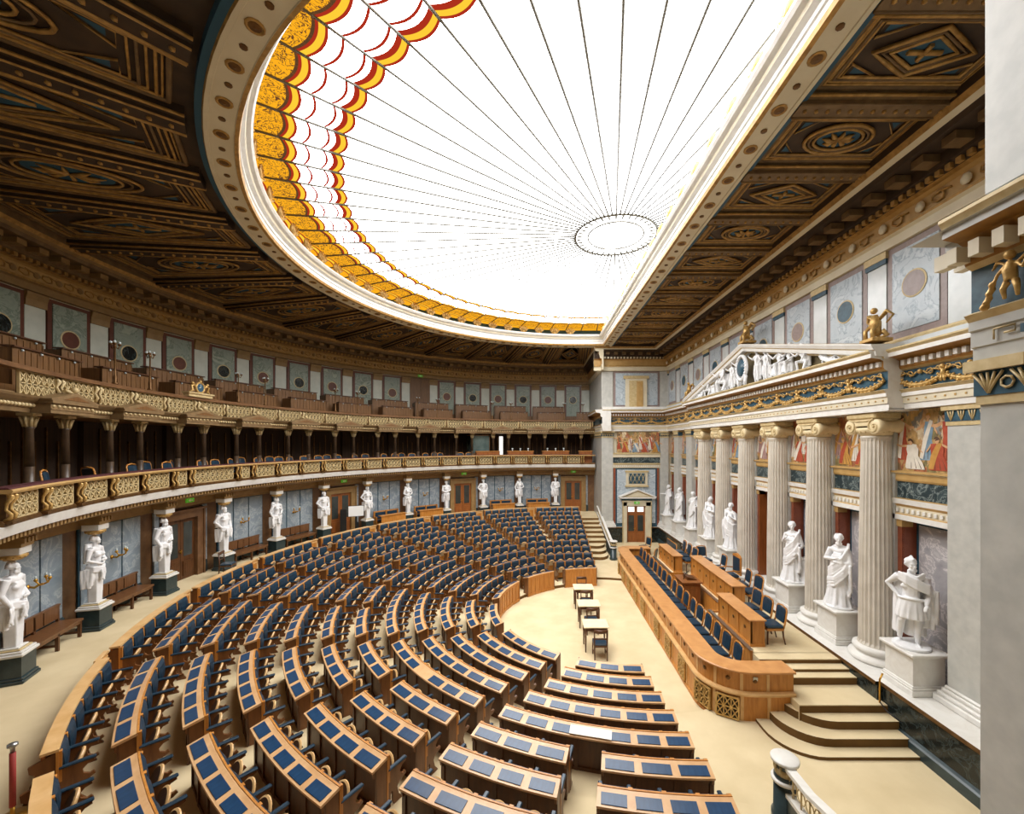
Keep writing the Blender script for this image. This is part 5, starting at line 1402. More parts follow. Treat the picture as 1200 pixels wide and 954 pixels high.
# ---------------------------------------------------------------- stairs beside the piers with newels and rails
def stairs(name, my):
    b = MB(); 
    for k in range(9):
        z = .1 + .1556 * (k + 1); y0 = 21.75 + .56 * k
        x1 = 3.98 + (.0 if k > 2 else 0)
        ya, yb = my(y0), my(27.3)
        if k < 3:
            ex = (.0, -.12, -.3)[2 - k]
            poly = [(2.72, yb), (2.72, ya)] + [(3.35 + (.55) * sin(q * pi / 12), my(y0 - .12 + .75 * (1 - cos(q * pi / 12)))) for q in range(7)] + [(3.98, yb)]
            v = [(x, y, .0) for x, y in poly] + [(x, y, z) for x, y in poly]; n_ = len(poly)
            b.add(v, [tuple(range(n_, 2 * n_))], 0); b.add(v, [(j, (j + 1) % n_, n_ + (j + 1) % n_, n_ + j) for j in range(n_)], 1)
        else:
            b.box(2.72, x1, min(ya, yb), max(ya, yb), 0, z, 0); e = my(y0 - .004)
            b.box(2.72, x1, min(ya, e), max(ya, e), z - .15, z - .02, 1)
    struct(name, b, [m['carpet'], m['carpet_riser']])
    t = thing('stair_railing', 'white stair railing with dark newel, %s' % ('beside the far stairs' if my(1) == 1 else 'at the bottom edge by the near pier'), 'railing', T(4.08, my(21.75), .1))
    L0 = (4.08, my(21.75), .1)
    b = MB(); M = T(4.08, my(21.75), .1); b.lathe([(.2, 0), (.2, .1), (.17, .12), (.165, .62)], 20, 0, M); b.lathe([(.165, .68), (.165, .72), (.14, .74), (.14, .92), (.165, .94)], 20, 0, M); b.build('newel', m['green'], t, L0)
    b = MB(); b.lathe([(.17, .62), (.205, .63), (.205, .67), (.17, .68)], 20, 0, M); b.build('newel_band', m['white'], t, L0)
    b = MB(); b.lathe([(.165, .94), (.21, .95), (.215, .985), (.2, 1.0), (.001, 1.0)], 20, 0, M); b.build('newel_cap', m['white'], t, L0)
    b = MB(); b.tube([(4.08, my(21.75), .94), (4.08, my(21.75), .84)], .15, 14); 
    for q in range(10):
        c_, s_ = cos(q * pi / 5), sin(q * pi / 5)
        b.tube([(4.08 + .14 * c_, my(21.75) + .14 * s_, .86), (4.08 + .155 * c_, my(21.75) + .155 * s_, .93), (4.08 + .14 * c_, my(21.75) + .14 * s_, 1.0)], .02, 5)
    b.build('newel_ornament', m['gilt_stone'], t, L0)
    prof = [(21.9, 1.02), (22.4, 1.03), (22.9, 1.14), (23.6, 1.28), (25.2, 1.62), (27.2, 2.1)]
    b = MB()
    for dz, w_ in ((0, .07), (-.42, .06)):
        b.strip([[(4.06 - w_, my(y), z + dz - .03), (4.06 - w_, my(y), z + dz + .03), (4.06 + w_, my(y), z + dz + .03), (4.06 + w_, my(y), z + dz - .03)] for y, z in prof])
    b.build('handrail', m['white'], t, L0)
    b = MB(); b.strip([[(4.02, my(y), .05), (4.02, my(y), z - .46), (4.1, my(y), z - .46), (4.1, my(y), .05)] for y, z in prof]); b.build('string_wall', m['green'], t, L0)
    b = MB()
    for q in range(26):
        y = 22.0 + q * .2; z = 0
        for j in range(len(prof) - 1):
            if prof[j][0] <= y <= prof[j + 1][0]: f = (y - prof[j][0]) / (prof[j + 1][0] - prof[j][0]); z = prof[j][1] + f * (prof[j + 1][1] - prof[j][1])
        b.tube([(4.06, my(y), z - .4), (4.06, my(y), z - .03)], .014, 5); b.tube([(4.06, my(y + .1 * sin(w_ * pi / 4)), z - .21 + .1 * cos(w_ * pi / 4)) for w_ in range(8)], .01, 4, closed=True)
    b.build('balustrade_infill', m['gilt_stone'], t, L0)
stairs('floor_stairs_far', lambda y: y)
stairs('floor_stairs_near', lambda y: 28.5 - y)
t = thing('brass_pole', 'thin brass pole leaning on the plinth beside the near fluted column', 'pole', T(7.4, 8.86, .66))
b = MB(); b.tube([(0, 0, 0), (0, .0, .5), (.08, .02, .62)], .018, 6); b.build('shaft', m['brass'], t)
b = MB(); b.tube([(-.0, 0, .02), (-.1, -.3, .01), (-.05, -.55, -.02)], .012, 5); b.build('cable', m['black'], t)
# ---------------------------------------------------------------- Ionic columns of the portico
b = MB(); rings = []
for z, r in ((1.42, .37), (1.5, .352), (2.4, .35), (3.4, .342), (4.6, .325), (5.6, .308), (6.3, .296), (6.38, .31)):
    ring = []
    for k in range(96):
        a = 2 * pi * k / 96; q = k % 4
        rr = r if q == 0 or not (1.45 < z < 6.35) else r - (.0, .022, .032, .022)[q] * r / .35
        ring.append((rr * cos(a), rr * sin(a), z))
    rings.append(ring)
b.loft(rings); b.lathe([(.30, 6.36), (.315, 6.38), (.315, 6.41), (.30, 6.43)], 24, 0)
io_shaft = b.mesh('shaft', m['column'])
b = MB(); b.lathe([(.50, 1.07), (.545, 1.09), (.56, 1.13), (.545, 1.18), (.49, 1.2), (.445, 1.215), (.42, 1.25), (.44, 1.29), (.46, 1.3), (.475, 1.34), (.46, 1.39), (.42, 1.405), (.38, 1.42)], 32)
io_base = b.mesh('base', m['white'])
b = MB()
b.lathe([(.31, 6.43), (.36, 6.5), (.40, 6.56), (.38, 6.62)], 24, 1)
for k in range(20):
    a = 2 * pi * k / 20; b.ball((.37 * cos(a), .37 * sin(a), 6.54), .035, 6, 4, 0, None, (.7, .7, 1.5))
for s in (-1, 1):
    M = T(0, s * .36, 6.64) @ Matrix.Rotation(pi / 2, 4, 'Y')
    b.lathe([(.001, -.36), (.16, -.36), (.185, -.34), (.185, -.27), (.13, -.14), (.11, 0), (.13, .14), (.185, .27), (.185, .34), (.16, .36), (.001, .36)], 18, 1, M)
    for x in (-.365, .365):
        sp = [(x, s * .36 + (.18 - .0155 * q * .75) * cos(q * .62 + 1.57) * s, 6.64 + (.18 - .0155 * q * .75) * sin(q * .62 + 1.57)) for q in range(15)]
        b.tube(sp, [.022 - .0008 * q for q in range(15)], 5, 0)
        b.ball((x, s * .36, 6.64), .035, 6, 4, 0)
    b.tube([(q * .07 - .07, s * .36, 6.64 + .115) for q in range(3)], .02, 4, 0)
for x in (-.36, .36):
    b.tube([(x, -.36, 6.81), (x, -.15, 6.775), (x, .15, 6.775), (x, .36, 6.81)], .022, 5, 0)
    b.box(min(x, x * .9), max(x, x * .9), -.34, .34, 6.66, 6.82, 1)
b.box(-.32, .32, -.36, .36, 6.66, 6.82, 1)
b.rbox(-.40, .40, -.44, .44, 6.82, 6.97, .03, 0)
io_cap = b.mesh('capital', [m['gilt_stone'], m['cap_cream']])
for k, y in enumerate(COLY):
    t = thing('ionic_column', 'tall fluted column with gilded scroll capital, %s from the near pier along the long wall' % ORD[k], 'column', T(8.2, y, 1.07), 'fluted columns of the portico')
    L0 = T(0, 0, -1.07)
    place('shaft', io_shaft, t, L0); place('base', io_base, t, L0); place('capital', io_cap, t, L0)

# ---------------------------------------------------------------- pediment
YA, YB = 9.0, 20.66
def zr(y): return 8.44 + 1.40 * (1 - abs(y - YM) / (YM - YA))
b = MB()
b.add([(7.76, YA, 8.3), (7.76, YB, 8.3), (7.76, YM, 9.75)], [(0, 1, 2)], 1)
for s, y0 in ((1, YA), (-1, YB)):
    pr = [(7.80, -.34), (7.62, -.34), (7.60, -.29), (7.44, -.27), (7.42, -.17), (7.38, -.14), (7.33, -.05), (7.33, -.02), (8.3, 0), (8.3, -.34)]
    b.strip([[(x, y0, 8.44 + dz) for x, dz in pr], [(x, YM, 9.84 + dz) for x, dz in pr]], [0, 2, 0, 0, 2, 0, 0, 3, 3, 0])
b.prism([(YA + .1, 8.3), (YB - .1, 8.3), (YM, 9.7)], 7.78, 8.3, 'x', 1)
tymp = mk('shaded_gold_ground', lin(112, 92, 48), lin(84, 78, 56), .6, kind='noise', scale=1.5)
struct('trim_pediment', b, [m['white'], tymp, m['gilt_stone'], m['ochre']])

# ---------------------------------------------------------------- sculpture
def solid(mb, vox, smooth=4, extra=None):
    """weld overlapping volumes into one continuous skin"""
    me = mb.mesh('tmp', [m['statue']]); o = bpy.data.objects.new('tmp', me); COL.objects.link(o)
    r = o.modifiers.new('r', 'REMESH'); r.mode = 'VOXEL'; r.voxel_size = vox; r.use_smooth_shade = True
    s = o.modifiers.new('s', 'SMOOTH'); s.factor = .5; s.iterations = smooth
    dg = bpy.context.evaluated_depsgraph_get(); dg.update()
    out = bpy.data.meshes.new_from_object(o.evaluated_get(dg))
    bpy.data.objects.remove(o); bpy.data.meshes.remove(me)
    out.materials.clear(); out.materials.append(m['statue'])
    for p in out.polygons: p.use_smooth = True
    return out

def V3(p): return Vector(p)
def limb(b, pts, rs, n=10): b.tube(pts, rs, n)
def head(b, c, yaw=0.0, pitch=0.0, beard=False, hair=1.0, helmet=False, s=1.0):
    """c: base of skull; faces -X before turning"""
    M = Matrix.Translation(c) @ Matrix.Rotation(yaw, 4, 'Z') @ Matrix.Rotation(pitch, 4, 'Y') @ Matrix.Scale(s, 4)
    b.ball((0, 0, .12), .092, 14, 10, 0, M, (1.08, .84, 1.12))          # skull
    b.ball((-.035, 0, .045), .062, 12, 8, 0, M, (.95, .88, 1.1))         # jaw
    b.tube([(-.092, 0, .12), (-.122, 0, .072), (-.092, 0, .062)], [.009, .018, .012], 6, 0, M)   # nose
    for q in (-1, 1):
        b.ball((-.088, q * .034, .132), .019, 6, 4, 0, M, (.8, 1.5, .55))     # brow
        b.ball((-.082, q * .032, .108), .013, 6, 4, 0, M)                     # eye
        b.ball((-.07, q * .045, .075), .024, 7, 5, 0, M)                      # cheek
        b.ball((0.01, q * .08, .105), .024, 6, 5, 0, M, (.9, .5, 1.3))        # ear
    b.tube([(-.098, -.024, .04), (-.106, 0, .043), (-.098, .024, .04)], [.008, .012, .008], 5, 0, M)   # lips
    b.ball((-.088, 0, .008), .024, 7, 5, 0, M)                              # chin
    for q in range(11):
        a = pi * q / 10 - pi / 2
        for h in (.0, .5, 1.0):
            rr = .098 * cos(h * .9)
            b.ball((.012 + rr * cos(a) * 1.0, rr * sin(a) * .9, .13 + .085 * h - .03 * (1 - h) * cos(a)), .03 * hair, 6, 4, 0, M)
    if beard:
        for q in range(-2, 3): b.ball((-.075 + abs(q) * .012, q * .026, -.005 - .012 * (2 - abs(q))), .03, 6, 4, 0, M, (1, 1, 1.3))
    if helmet:
        b.ball((.025, 0, .172), .106, 12, 8, 0, M, (1.08, .95, .74)); b.tube([(.07, -.07, .1), (.1, 0, .06), (.07, .07, .1)], [.03, .035, .03], 6, 0, M); b.tube([(-.09, 0, .22), (0, 0, .275), (.1, 0, .2)], [.02, .03, .025], 6, 0, M)
def hand(b, wrist, palm_dir, spread, curl, s=1.0):
    """palm with four bent fingers and a thumb; palm_dir along the hand, spread across the knuckles, curl towards the palm side"""
    d, y, c = V3(palm_dir).normalized(), V3(spread).normalized(), V3(curl).normalized(); w = V3(wrist)
    b.tube([w, w + d * .04 * s, w + d * .085 * s], [.026 * s, .036 * s, .034 * s], 8, flat=.62)
    for k, ln in enumerate((.062, .072, .068, .052)):
        o = w + d * .082 * s + y * (k - 1.5) * .0195 * s
        p1 = o + d * ln * .5 * s + c * .008 * s; p2 = p1 + (d * .7 + c * .7) * ln * .38 * s; p3 = p2 + (d * .2 + c) * ln * .26 * s
        b.tube([o, p1, p2, p3], [.0098 * s, .0094 * s, .0085 * s, .007 * s], 6)
    o = w + d * .028 * s - y * .028 * s
    b.tube([o, o + (d * .4 - y * .8 + c * .3) * .045 * s, o + (d * .9 - y * .7 + c * .6) * .07 * s], [.014 * s, .0115 * s, .009 * s], 6)
def torso(b, hip, chest, shl, shr, w=1.0):
    hip, chest = V3(hip), V3(chest); neck = (V3(shl) + V3(shr)) / 2 + Vector((0, 0, .06))
    mid = (hip + chest) / 2
    side = (V3(shl) - V3(shr)).normalized()
    for t, wy, dx in ((0, .15, .105), (.25, .142, .10), (.5, .132, .095), (.75, .15, .105), (1, .175, .115)):
        p = hip.lerp(chest, t); b.tube([p - side * wy * w * .55, p + side * wy * w * .55], dx * w, 10)
    b.tube([hip, mid, chest], [.12 * w, .115 * w, .125 * w], 10)
    b.tube([V3(shl), chest.lerp(neck, .5), V3(shr)], [.068 * w, .085 * w, .068 * w], 10)
    b.tube([neck - Vector((0, 0, .05)), neck + Vector((-.005, 0, .09))], [.062 * w, .05 * w], 10)
    for s in (-1, 1): b.ball(tuple(chest + side * s * .075 * w + Vector((-.075 * w, 0, -.02))), .075 * w, 8, 6, 0, None, (.62, 1, .72))
    return neck
def robe(b, prof, folds, amp, lean=(0, 0), seed=0, dx=0.0):
    """draped cloth: prof of (z, rx, ry); folds deepen towards the hem"""
    rings = []; z0 = prof[0][0]; z1 = prof[-1][0]
    for z, rx, ry in prof:
        f = (z1 - z) / (z1 - z0); ring = []
        for k in range(72):
            a = 2 * pi * k / 72
            g = 1 + amp * (f ** .7) * (.6 * cos(folds * a + seed + 1.3 * f) + .4 * cos((folds * 1.7 // 1) * a + 2 * seed - f))
            ring.append((dx + lean[0] * f + rx * g * cos(a), lean[1] * f + ry * g * sin(a), z))
        rings.append(ring)
    b.loft(rings)
def sash(b, pts, r, n=4, gap=.035, ax=Vector((0, 0, 1))):
    for k in range(n):
        b.tube([V3(p) + ax * gap * (k - (n - 1) / 2) * (1 + .2 * sin(i + k)) for i, p in enumerate(pts)], [r * (1 - .1 * (k % 2))] * len(pts), 6, flat=1.2)
def hang(b, top, l, w, n=4, ax=(0, 1, 0), sway=.02):
    """hanging cloth end in parallel folds"""
    t = V3(top); a = V3(ax).normalized()
    for k in range(n):
        o = t + a * w * (k / (n - 1) - .5)
        b.tube([o, o + Vector((sway * sin(k * 2), 0, -l * .4)), o + a * .015 * cos(k) + Vector((sway * cos(k * 3), 0, -l * (.85 + .15 * (k % 2))))], [w * .19, w * .24, w * .26], 6)

def soldier():
    b = MB()
    sl, sr = (0, -.19, 1.44), (0, .19, 1.43)
    nk = torso(b, (.0, 0, .98), (0, 0, 1.27), sl, sr, 1.18)
    head(b, tuple(nk + Vector((-.02, 0, .09))), .5, 0, True, .9, True)
    limb(b, [sr, (.10, .37, 1.22), (-.0, .21, 1.02)], [.078, .058, .04]); hand(b, (-.0, .21, 1.02), (-.3, -.6, -.5), (.8, 0, -.3), (0, -1, .1), .95)
    limb(b, [sl, (.02, -.28, 1.15), (-.14, -.23, .93)], [.078, .058, .04]); hand(b, (-.14, -.23, .93), (-.6, .2, -.6), (.2, 1, 0), (.4, 0, -.6), .95)
    # weight on the left leg, right leg bent back
    limb(b, [(0, -.09, .95), (-.03, -.10, .52), (-.01, -.10, .1)], [.105, .07, .045]); limb(b, [(0, .09, .95), (-.06, .15, .53), (.08, .18, .12)], [.10, .068, .044])
    for y, x, t in ((-.10, -.01, -.25), (.18, .08, .35)):
        b.tube([(x + .05, y, .05), (x - .06, y + t * .05, .045), (x - .17, y + t * .2, .03)], [.045, .045, .03], 8, flat=.8)
    robe(b, [(.60, .20, .25), (.72, .185, .235), (.86, .17, .21), (.98, .15, .18)], 14, .09, seed=1)
    b.tube([(-.13 * cos(q) * 1.15, .2 * sin(q), 1.0 + .01 * cos(q)) for q in [2 * pi * k / 16 for k in range(16)]], .03, 6, closed=True)
    # cloak: over the left shoulder, across the chest and down the back to the calves
    sash(b, [(-.04, .2, 1.45), (-.15, .08, 1.41), (-.18, -.08, 1.33), (-.11, -.27, 1.24), (.08, -.31, 1.2)], .024, 6, .03)
    sash(b, [(-.05, -.2, 1.5), (-.14, -.1, 1.43), (-.1, .14, 1.47)], .03, 3, .035)
    hang(b, (.16, -.02, 1.42), 1.2, .42, 6, (0, 1, 0), .04); hang(b, (.06, -.30, 1.22), .8, .2, 4, (.6, 1, 0), .03)
    b.tube([(.17, 0, 1.36), (.2, 0, .8), (.2, .0, .2)], [.14, .16, .13], 10, flat=1.6)
    b.lathe([(.31, 0), (.31, .05)], 24)
    return solid(b, .012, 5)
def orator(arms, lean, yaw, beard, seed, mirror=1):
    """long-robed standing figure; arms 0 folded at the chest, 1 cloth held at the hip, 2 reaching out"""
    b = MB(); mY = mirror
    sl, sr = (0, -.18, 1.42), (0, .18, 1.42)
    nk = torso(b, (0, 0, .95), (0, 0, 1.26), sl, sr)
    head(b, tuple(nk + Vector((-.02, 0, .09))), yaw, .05, beard, 1.0)
    if arms == 0:
        limb(b, [sr, (-.06, .27, 1.14), (-.2, .04, 1.2)], [.075, .066, .036]); hand(b, (-.2, .04, 1.2), (-.1, -1, .25), (0, .2, 1), (1, 0, 0))
        limb(b, [sl, (-.05, -.28, 1.12), (-.19, -.06, 1.12)], [.08, .075, .036]); hand(b, (-.19, -.06, 1.12), (-.1, 1, .1), (0, 0, 1), (1, 0, 0))
    elif arms == 1:
        limb(b, [sr, (-.02, .27, 1.14), (-.19, .12, 1.28)], [.075, .06, .036]); hand(b, (-.19, .12, 1.28), (-.2, -.6, .7), (0, .7, .6), (1, 0, 0))
        limb(b, [sl, (.03, -.28, 1.13), (-.12, -.23, .93)], [.08, .07, .036]); hand(b, (-.12, -.23, .93), (-.7, .2, -.5), (0, 1, 0), (.3, 0, -1))
    else:
        limb(b, [sr, (-.08, .28, 1.2), (-.34, .24, 1.24)], [.07, .055, .034]); hand(b, (-.34, .24, 1.24), (-1, -.1, .15), (0, 1, 0), (0, 0, -1))
        limb(b, [sl, (.02, -.28, 1.14), (-.13, -.16, 1.0)], [.08, .07, .036]); hand(b, (-.13, -.16, 1.0), (-.5, .6, 0), (0, .5, 1), (.6, 0, 0))
    robe(b, [(.05, .27, .30), (.25, .215, .25), (.5, .185, .215), (.8, .165, .20), (1.0, .15, .19), (1.2, .145, .195)], 9, .13, (-.03, .02), seed)
    for y, x in ((-.1, -.2), (.12, -.12)): b.tube([(x + .1, y, .07), (x - .02, y, .06), (x - .1, y, .045)], [.05, .048, .03], 8, flat=.8)
    # mantle in diagonal folds and a bundle over the left arm
    sash(b, [(.1, .19, .86), (-.1, .19, .84), (-.19, .04, .94), (-.16, -.14, 1.12), (-.06, -.23, 1.36), (.1, -.16, 1.45)], .034, 5, .055)
    sash(b, [(.1, .2, .66), (-.12, .2, .58), (-.22, .0, .66), (-.18, -.18, .86), (-.08, -.27, 1.08)], .032, 4, .07)
    hang(b, (-.06, -.27, 1.1), .78, .16, 4, (.7, .5, 0), .03)
    b.tube([(.12, 0, 1.36), (.16, 0, .9), (.17, 0, .3)], [.11, .12, .12], 10, flat=1.5)
    sash(b, [(.08, -.16, 1.46), (-.02, -.05, 1.5), (-.02, .12, 1.47)], .03, 2, .03)
    if lean: b.box(.0, .3, -.46, -.26, 0, .72); b.box(-.03, .33, -.49, -.24, .72, .78)
    b.lathe([(.33, 0), (.33, .05)], 24)
    me = solid(b, .013, 5)
    if mirror < 0:
        me.transform(Matrix.Diagonal((1, -1, 1, 1))); me.flip_normals()
    return me
ST = [soldier(), orator(0, False, .5, True, 0), orator(1, True, .7, False, 2), orator(1, False, -.4, True, 4, -1), orator(0, False, .2, False, 3, -1), orator(1, False, .6, False, 1), orator(0, False, -.3, True, 5), orator(2, False, .3, False, 6)]
pe = MB(); pe.box(-.33, .33, -.35, .35, .12, .78, 0)
for d, z0, z1 in ((.06, 0, .12), (.045, .12, .17), (.03, .17, .2), (.03, .76, .8), (.08, .8, .86)): pe.rbox(-.33 - d, .33 + d, -.35 - d, .35 + d, z0, z1, .012, 0)
pem = pe.mesh('pedestal', m['white'])
stl = [(8.765, .85, 'white statue of a helmeted soldier with hand on hip, nearest the right-hand pier', 1.03),
       (10.93, .45, 'white long-robed statue with hands joined at the chest, second from the near pier', 1.06),
       (12.93, .4, 'white robed statue leaning on a short pillar just right of the dark doorway', 1.03),
       (17.0, .35, 'white robed statue just beyond the dark doorway holding cloth at the hip', 1.03),
       (19.0, .35, 'white robed statue between the two fluted columns farthest from the near pier', 1.03),
       (21.09, .3, 'white robed statue partly hidden behind the farthest fluted column', 1.02),
       (23.1, .3, 'white robed statue between the two flat pilasters near the far corner', 1.02),
       (25.0, .1, 'white robed statue with an outstretched arm in the far corner by the pedimented door', 1.0)]
for i, (y, rz, lab, sc) in enumerate(stl):
    x = 8.05
    o = place('pedestal', pem, None, T(x, y, 1.07) @ Matrix.Diagonal((1, .8 if i == 7 else (.96 if i == 0 else 1), 1, 1))); tag(o, 'white stone pedestal under the %s statue along the long wall, from the near pier' % ORD[i], 'pedestal', 'statue pedestals along the long wall')
    o = place('statue', ST[i], None, T(x - (.06 if i == 0 else 0), y, 1.93, rz) @ Matrix.Scale(sc, 4)); tag(o, lab, 'statue', 'white statues along the long wall')

# herms carrying the gallery
def herm(male, pose):
    b = MB(); z = 1.02
    sl, sr = (0, -.2 if male else -.17, 1.58), (0, .2 if male else .17, 1.58)
    w = 1.12 if male else .98
    nk = torso(b, (0, 0, 1.12), (-.0, 0, 1.42), sl, sr, w)
    head(b, tuple(nk + Vector((-.015, 0, .07))), .1 * (pose - 1), .12, male, 1.15, False, .92)
    if not male:
        for s in (-1, 1): b.ball((-.105, s * .075, 1.42), .066, 9, 7)
    if pose == 0:
        limb(b, [sr, (.03, .31, 1.3), (-.1, .26, 1.04)], [.072 * w, .054 * w, .036 * w]); hand(b, (-.1, .26, 1.04), (-.2, -.1, -1), (0, 1, 0), (.6, 0, 0)); hang(b, (-.11, .27, 1.02), .34, .1, 3)
        limb(b, [sl, (.02, -.29, 1.3), (-.19, -.06, 1.2)], [.072 * w, .054 * w, .036 * w]); hand(b, (-.19, -.06, 1.2), (-.2, 1, 0), (0, 0, 1), (1, 0, 0))
    elif pose == 1:
        limb(b, [sr, (.06, .36, 1.34), (-.06, .2, 1.13)], [.072 * w, .054 * w, .036 * w]); hand(b, (-.06, .2, 1.13), (-.4, -.8, -.2), (.4, 0, 1), (0, -1, 0))
        limb(b, [sl, (.02, -.28, 1.3), (-.12, -.2, 1.05)], [.072 * w, .054 * w, .036 * w]); hand(b, (-.12, -.2, 1.05), (-.3, .2, -1), (0, 1, 0), (.6, 0, 0)); hang(b, (-.13, -.2, 1.03), .36, .1, 3)
    else:
        limb(b, [sr, (.0, .27, 1.3), (-.18, .08, 1.18)], [.072 * w, .054 * w, .036 * w]); hand(b, (-.18, .08, 1.18), (-.1, -1, .1), (0, 0, 1), (1, 0, 0))
        limb(b, [sl, (.0, -.27, 1.3), (-.17, -.1, 1.26)], [.072 * w, .054 * w, .036 * w]); hand(b, (-.17, -.1, 1.26), (-.1, 1, .1), (0, 0, 1), (1, 0, 0))
    # cloth knotted round the waist, hanging at the sides
    sash(b, [(.1, .18, 1.08), (-.08, .19, 1.06), (-.19, 0, 1.02), (-.08, -.19, 1.06), (.1, -.18, 1.08)], .034, 3, .045)
    hang(b, (.06, .2, 1.06), .5, .2, 4, (1, .2, 0)); hang(b, (.06, -.2, 1.06), .42, .2, 4, (1, -.2, 0)); hang(b, (-.19, .02, 1.04), .3, .12, 3)
    if not male: hang(b, (.1, 0, 1.72), .6, .26, 5)
    else: hang(b, (.12, 0, 1.62), .6, .34, 5)
    b.v = [(x * 1.0, y * 1.0, .95 + (z - 1.06) * 1.06) for x, y, z in b.v]
    pl = [(-.10, -.105), (.10, -.105), (.10, .105), (-.10, .105)]
    b.loft([[(x, y, .0) for x, y in pl], [(x * 1.12, y * 1.18, .65) for x, y in pl], [(x * 1.3, y * 1.4, 1.04) for x, y in pl]])
    return solid(b, .015, 3)
HM = [herm(True, 0), herm(False, 2), herm(True, 1), herm(False, 0), herm(True, 2), herm(False, 1)]
b = MB(); b.box(-.22, .22, -.22, .22, .1, .54, 0); b.rbox(-.27, .27, -.27, .27, 0, .07, .012, 0); b.rbox(-.25, .25, -.25, .25, .07, .12, .012, 0); hp = b.mesh('plinth', m['green'])
b = MB(); b.rbox(-.26, .26, -.26, .26, .53, .59, .015, 0); b.rbox(-.23, .23, -.23, .23, .59, .63, .012, 0); b.rbox(-.19, .19, -.19, .19, .63, .66, .01, 1); b.rbox(-.15, .15, -.15, .15, .66, .69, .008, 0); hb = b.mesh('base', [m['white'], m['gilt_stone']])
b = MB(); b.lathe([(.13, 2.42), (.15, 2.45), (.20, 2.5), (.19, 2.53)], 14, 1)
for k in range(12): b.ball((.17 * cos(k * pi / 6), .17 * sin(k * pi / 6), 2.48), .03, 5, 4, 1)
b.rbox(-.18, .18, -.18, .18, 2.53, 2.68, .012, 0); hc = b.mesh('capital', [m['white'], m['gilt']])
b = MB(); b.box(-.2, .35, -.19, .19, 2.68, 2.98, 0); b.box(-.25, .35, -.22, .22, 2.88, 2.96, 0)
for k in range(4): b.box(-.25, -.2, -.2 + k * .11, -.14 + k * .11, 2.76, 2.86, 0)
hk_ = b.mesh('bracket_block', m['ochre_mid'])
HG = {-1: 0, 0: 1, 1: 0, 2: 2, 3: 3, 4: 2, 5: 5, 6: 1, 7: 4, 8: 2, 9: 3, 10: 0}
for j, k in enumerate(range(10, -2, -1)):
    t = thing('herm', 'white %s herm under the gallery, %s from the far pier' % ('bearded male' if HG[k] % 2 == 0 else 'female', ORD[j]), 'herm', TM(14.09, HK(k), ZW), 'white herms carrying the gallery')
    place('plinth', hp, t); place('base', hb, t)
    me = HM[HG[k]]
    place('figure', me, t, T(0, 0, .68) @ Matrix.Diagonal((.95, .95, .915, 1)))
    place('capital', hc, t); place('bracket_block', hk_, t)

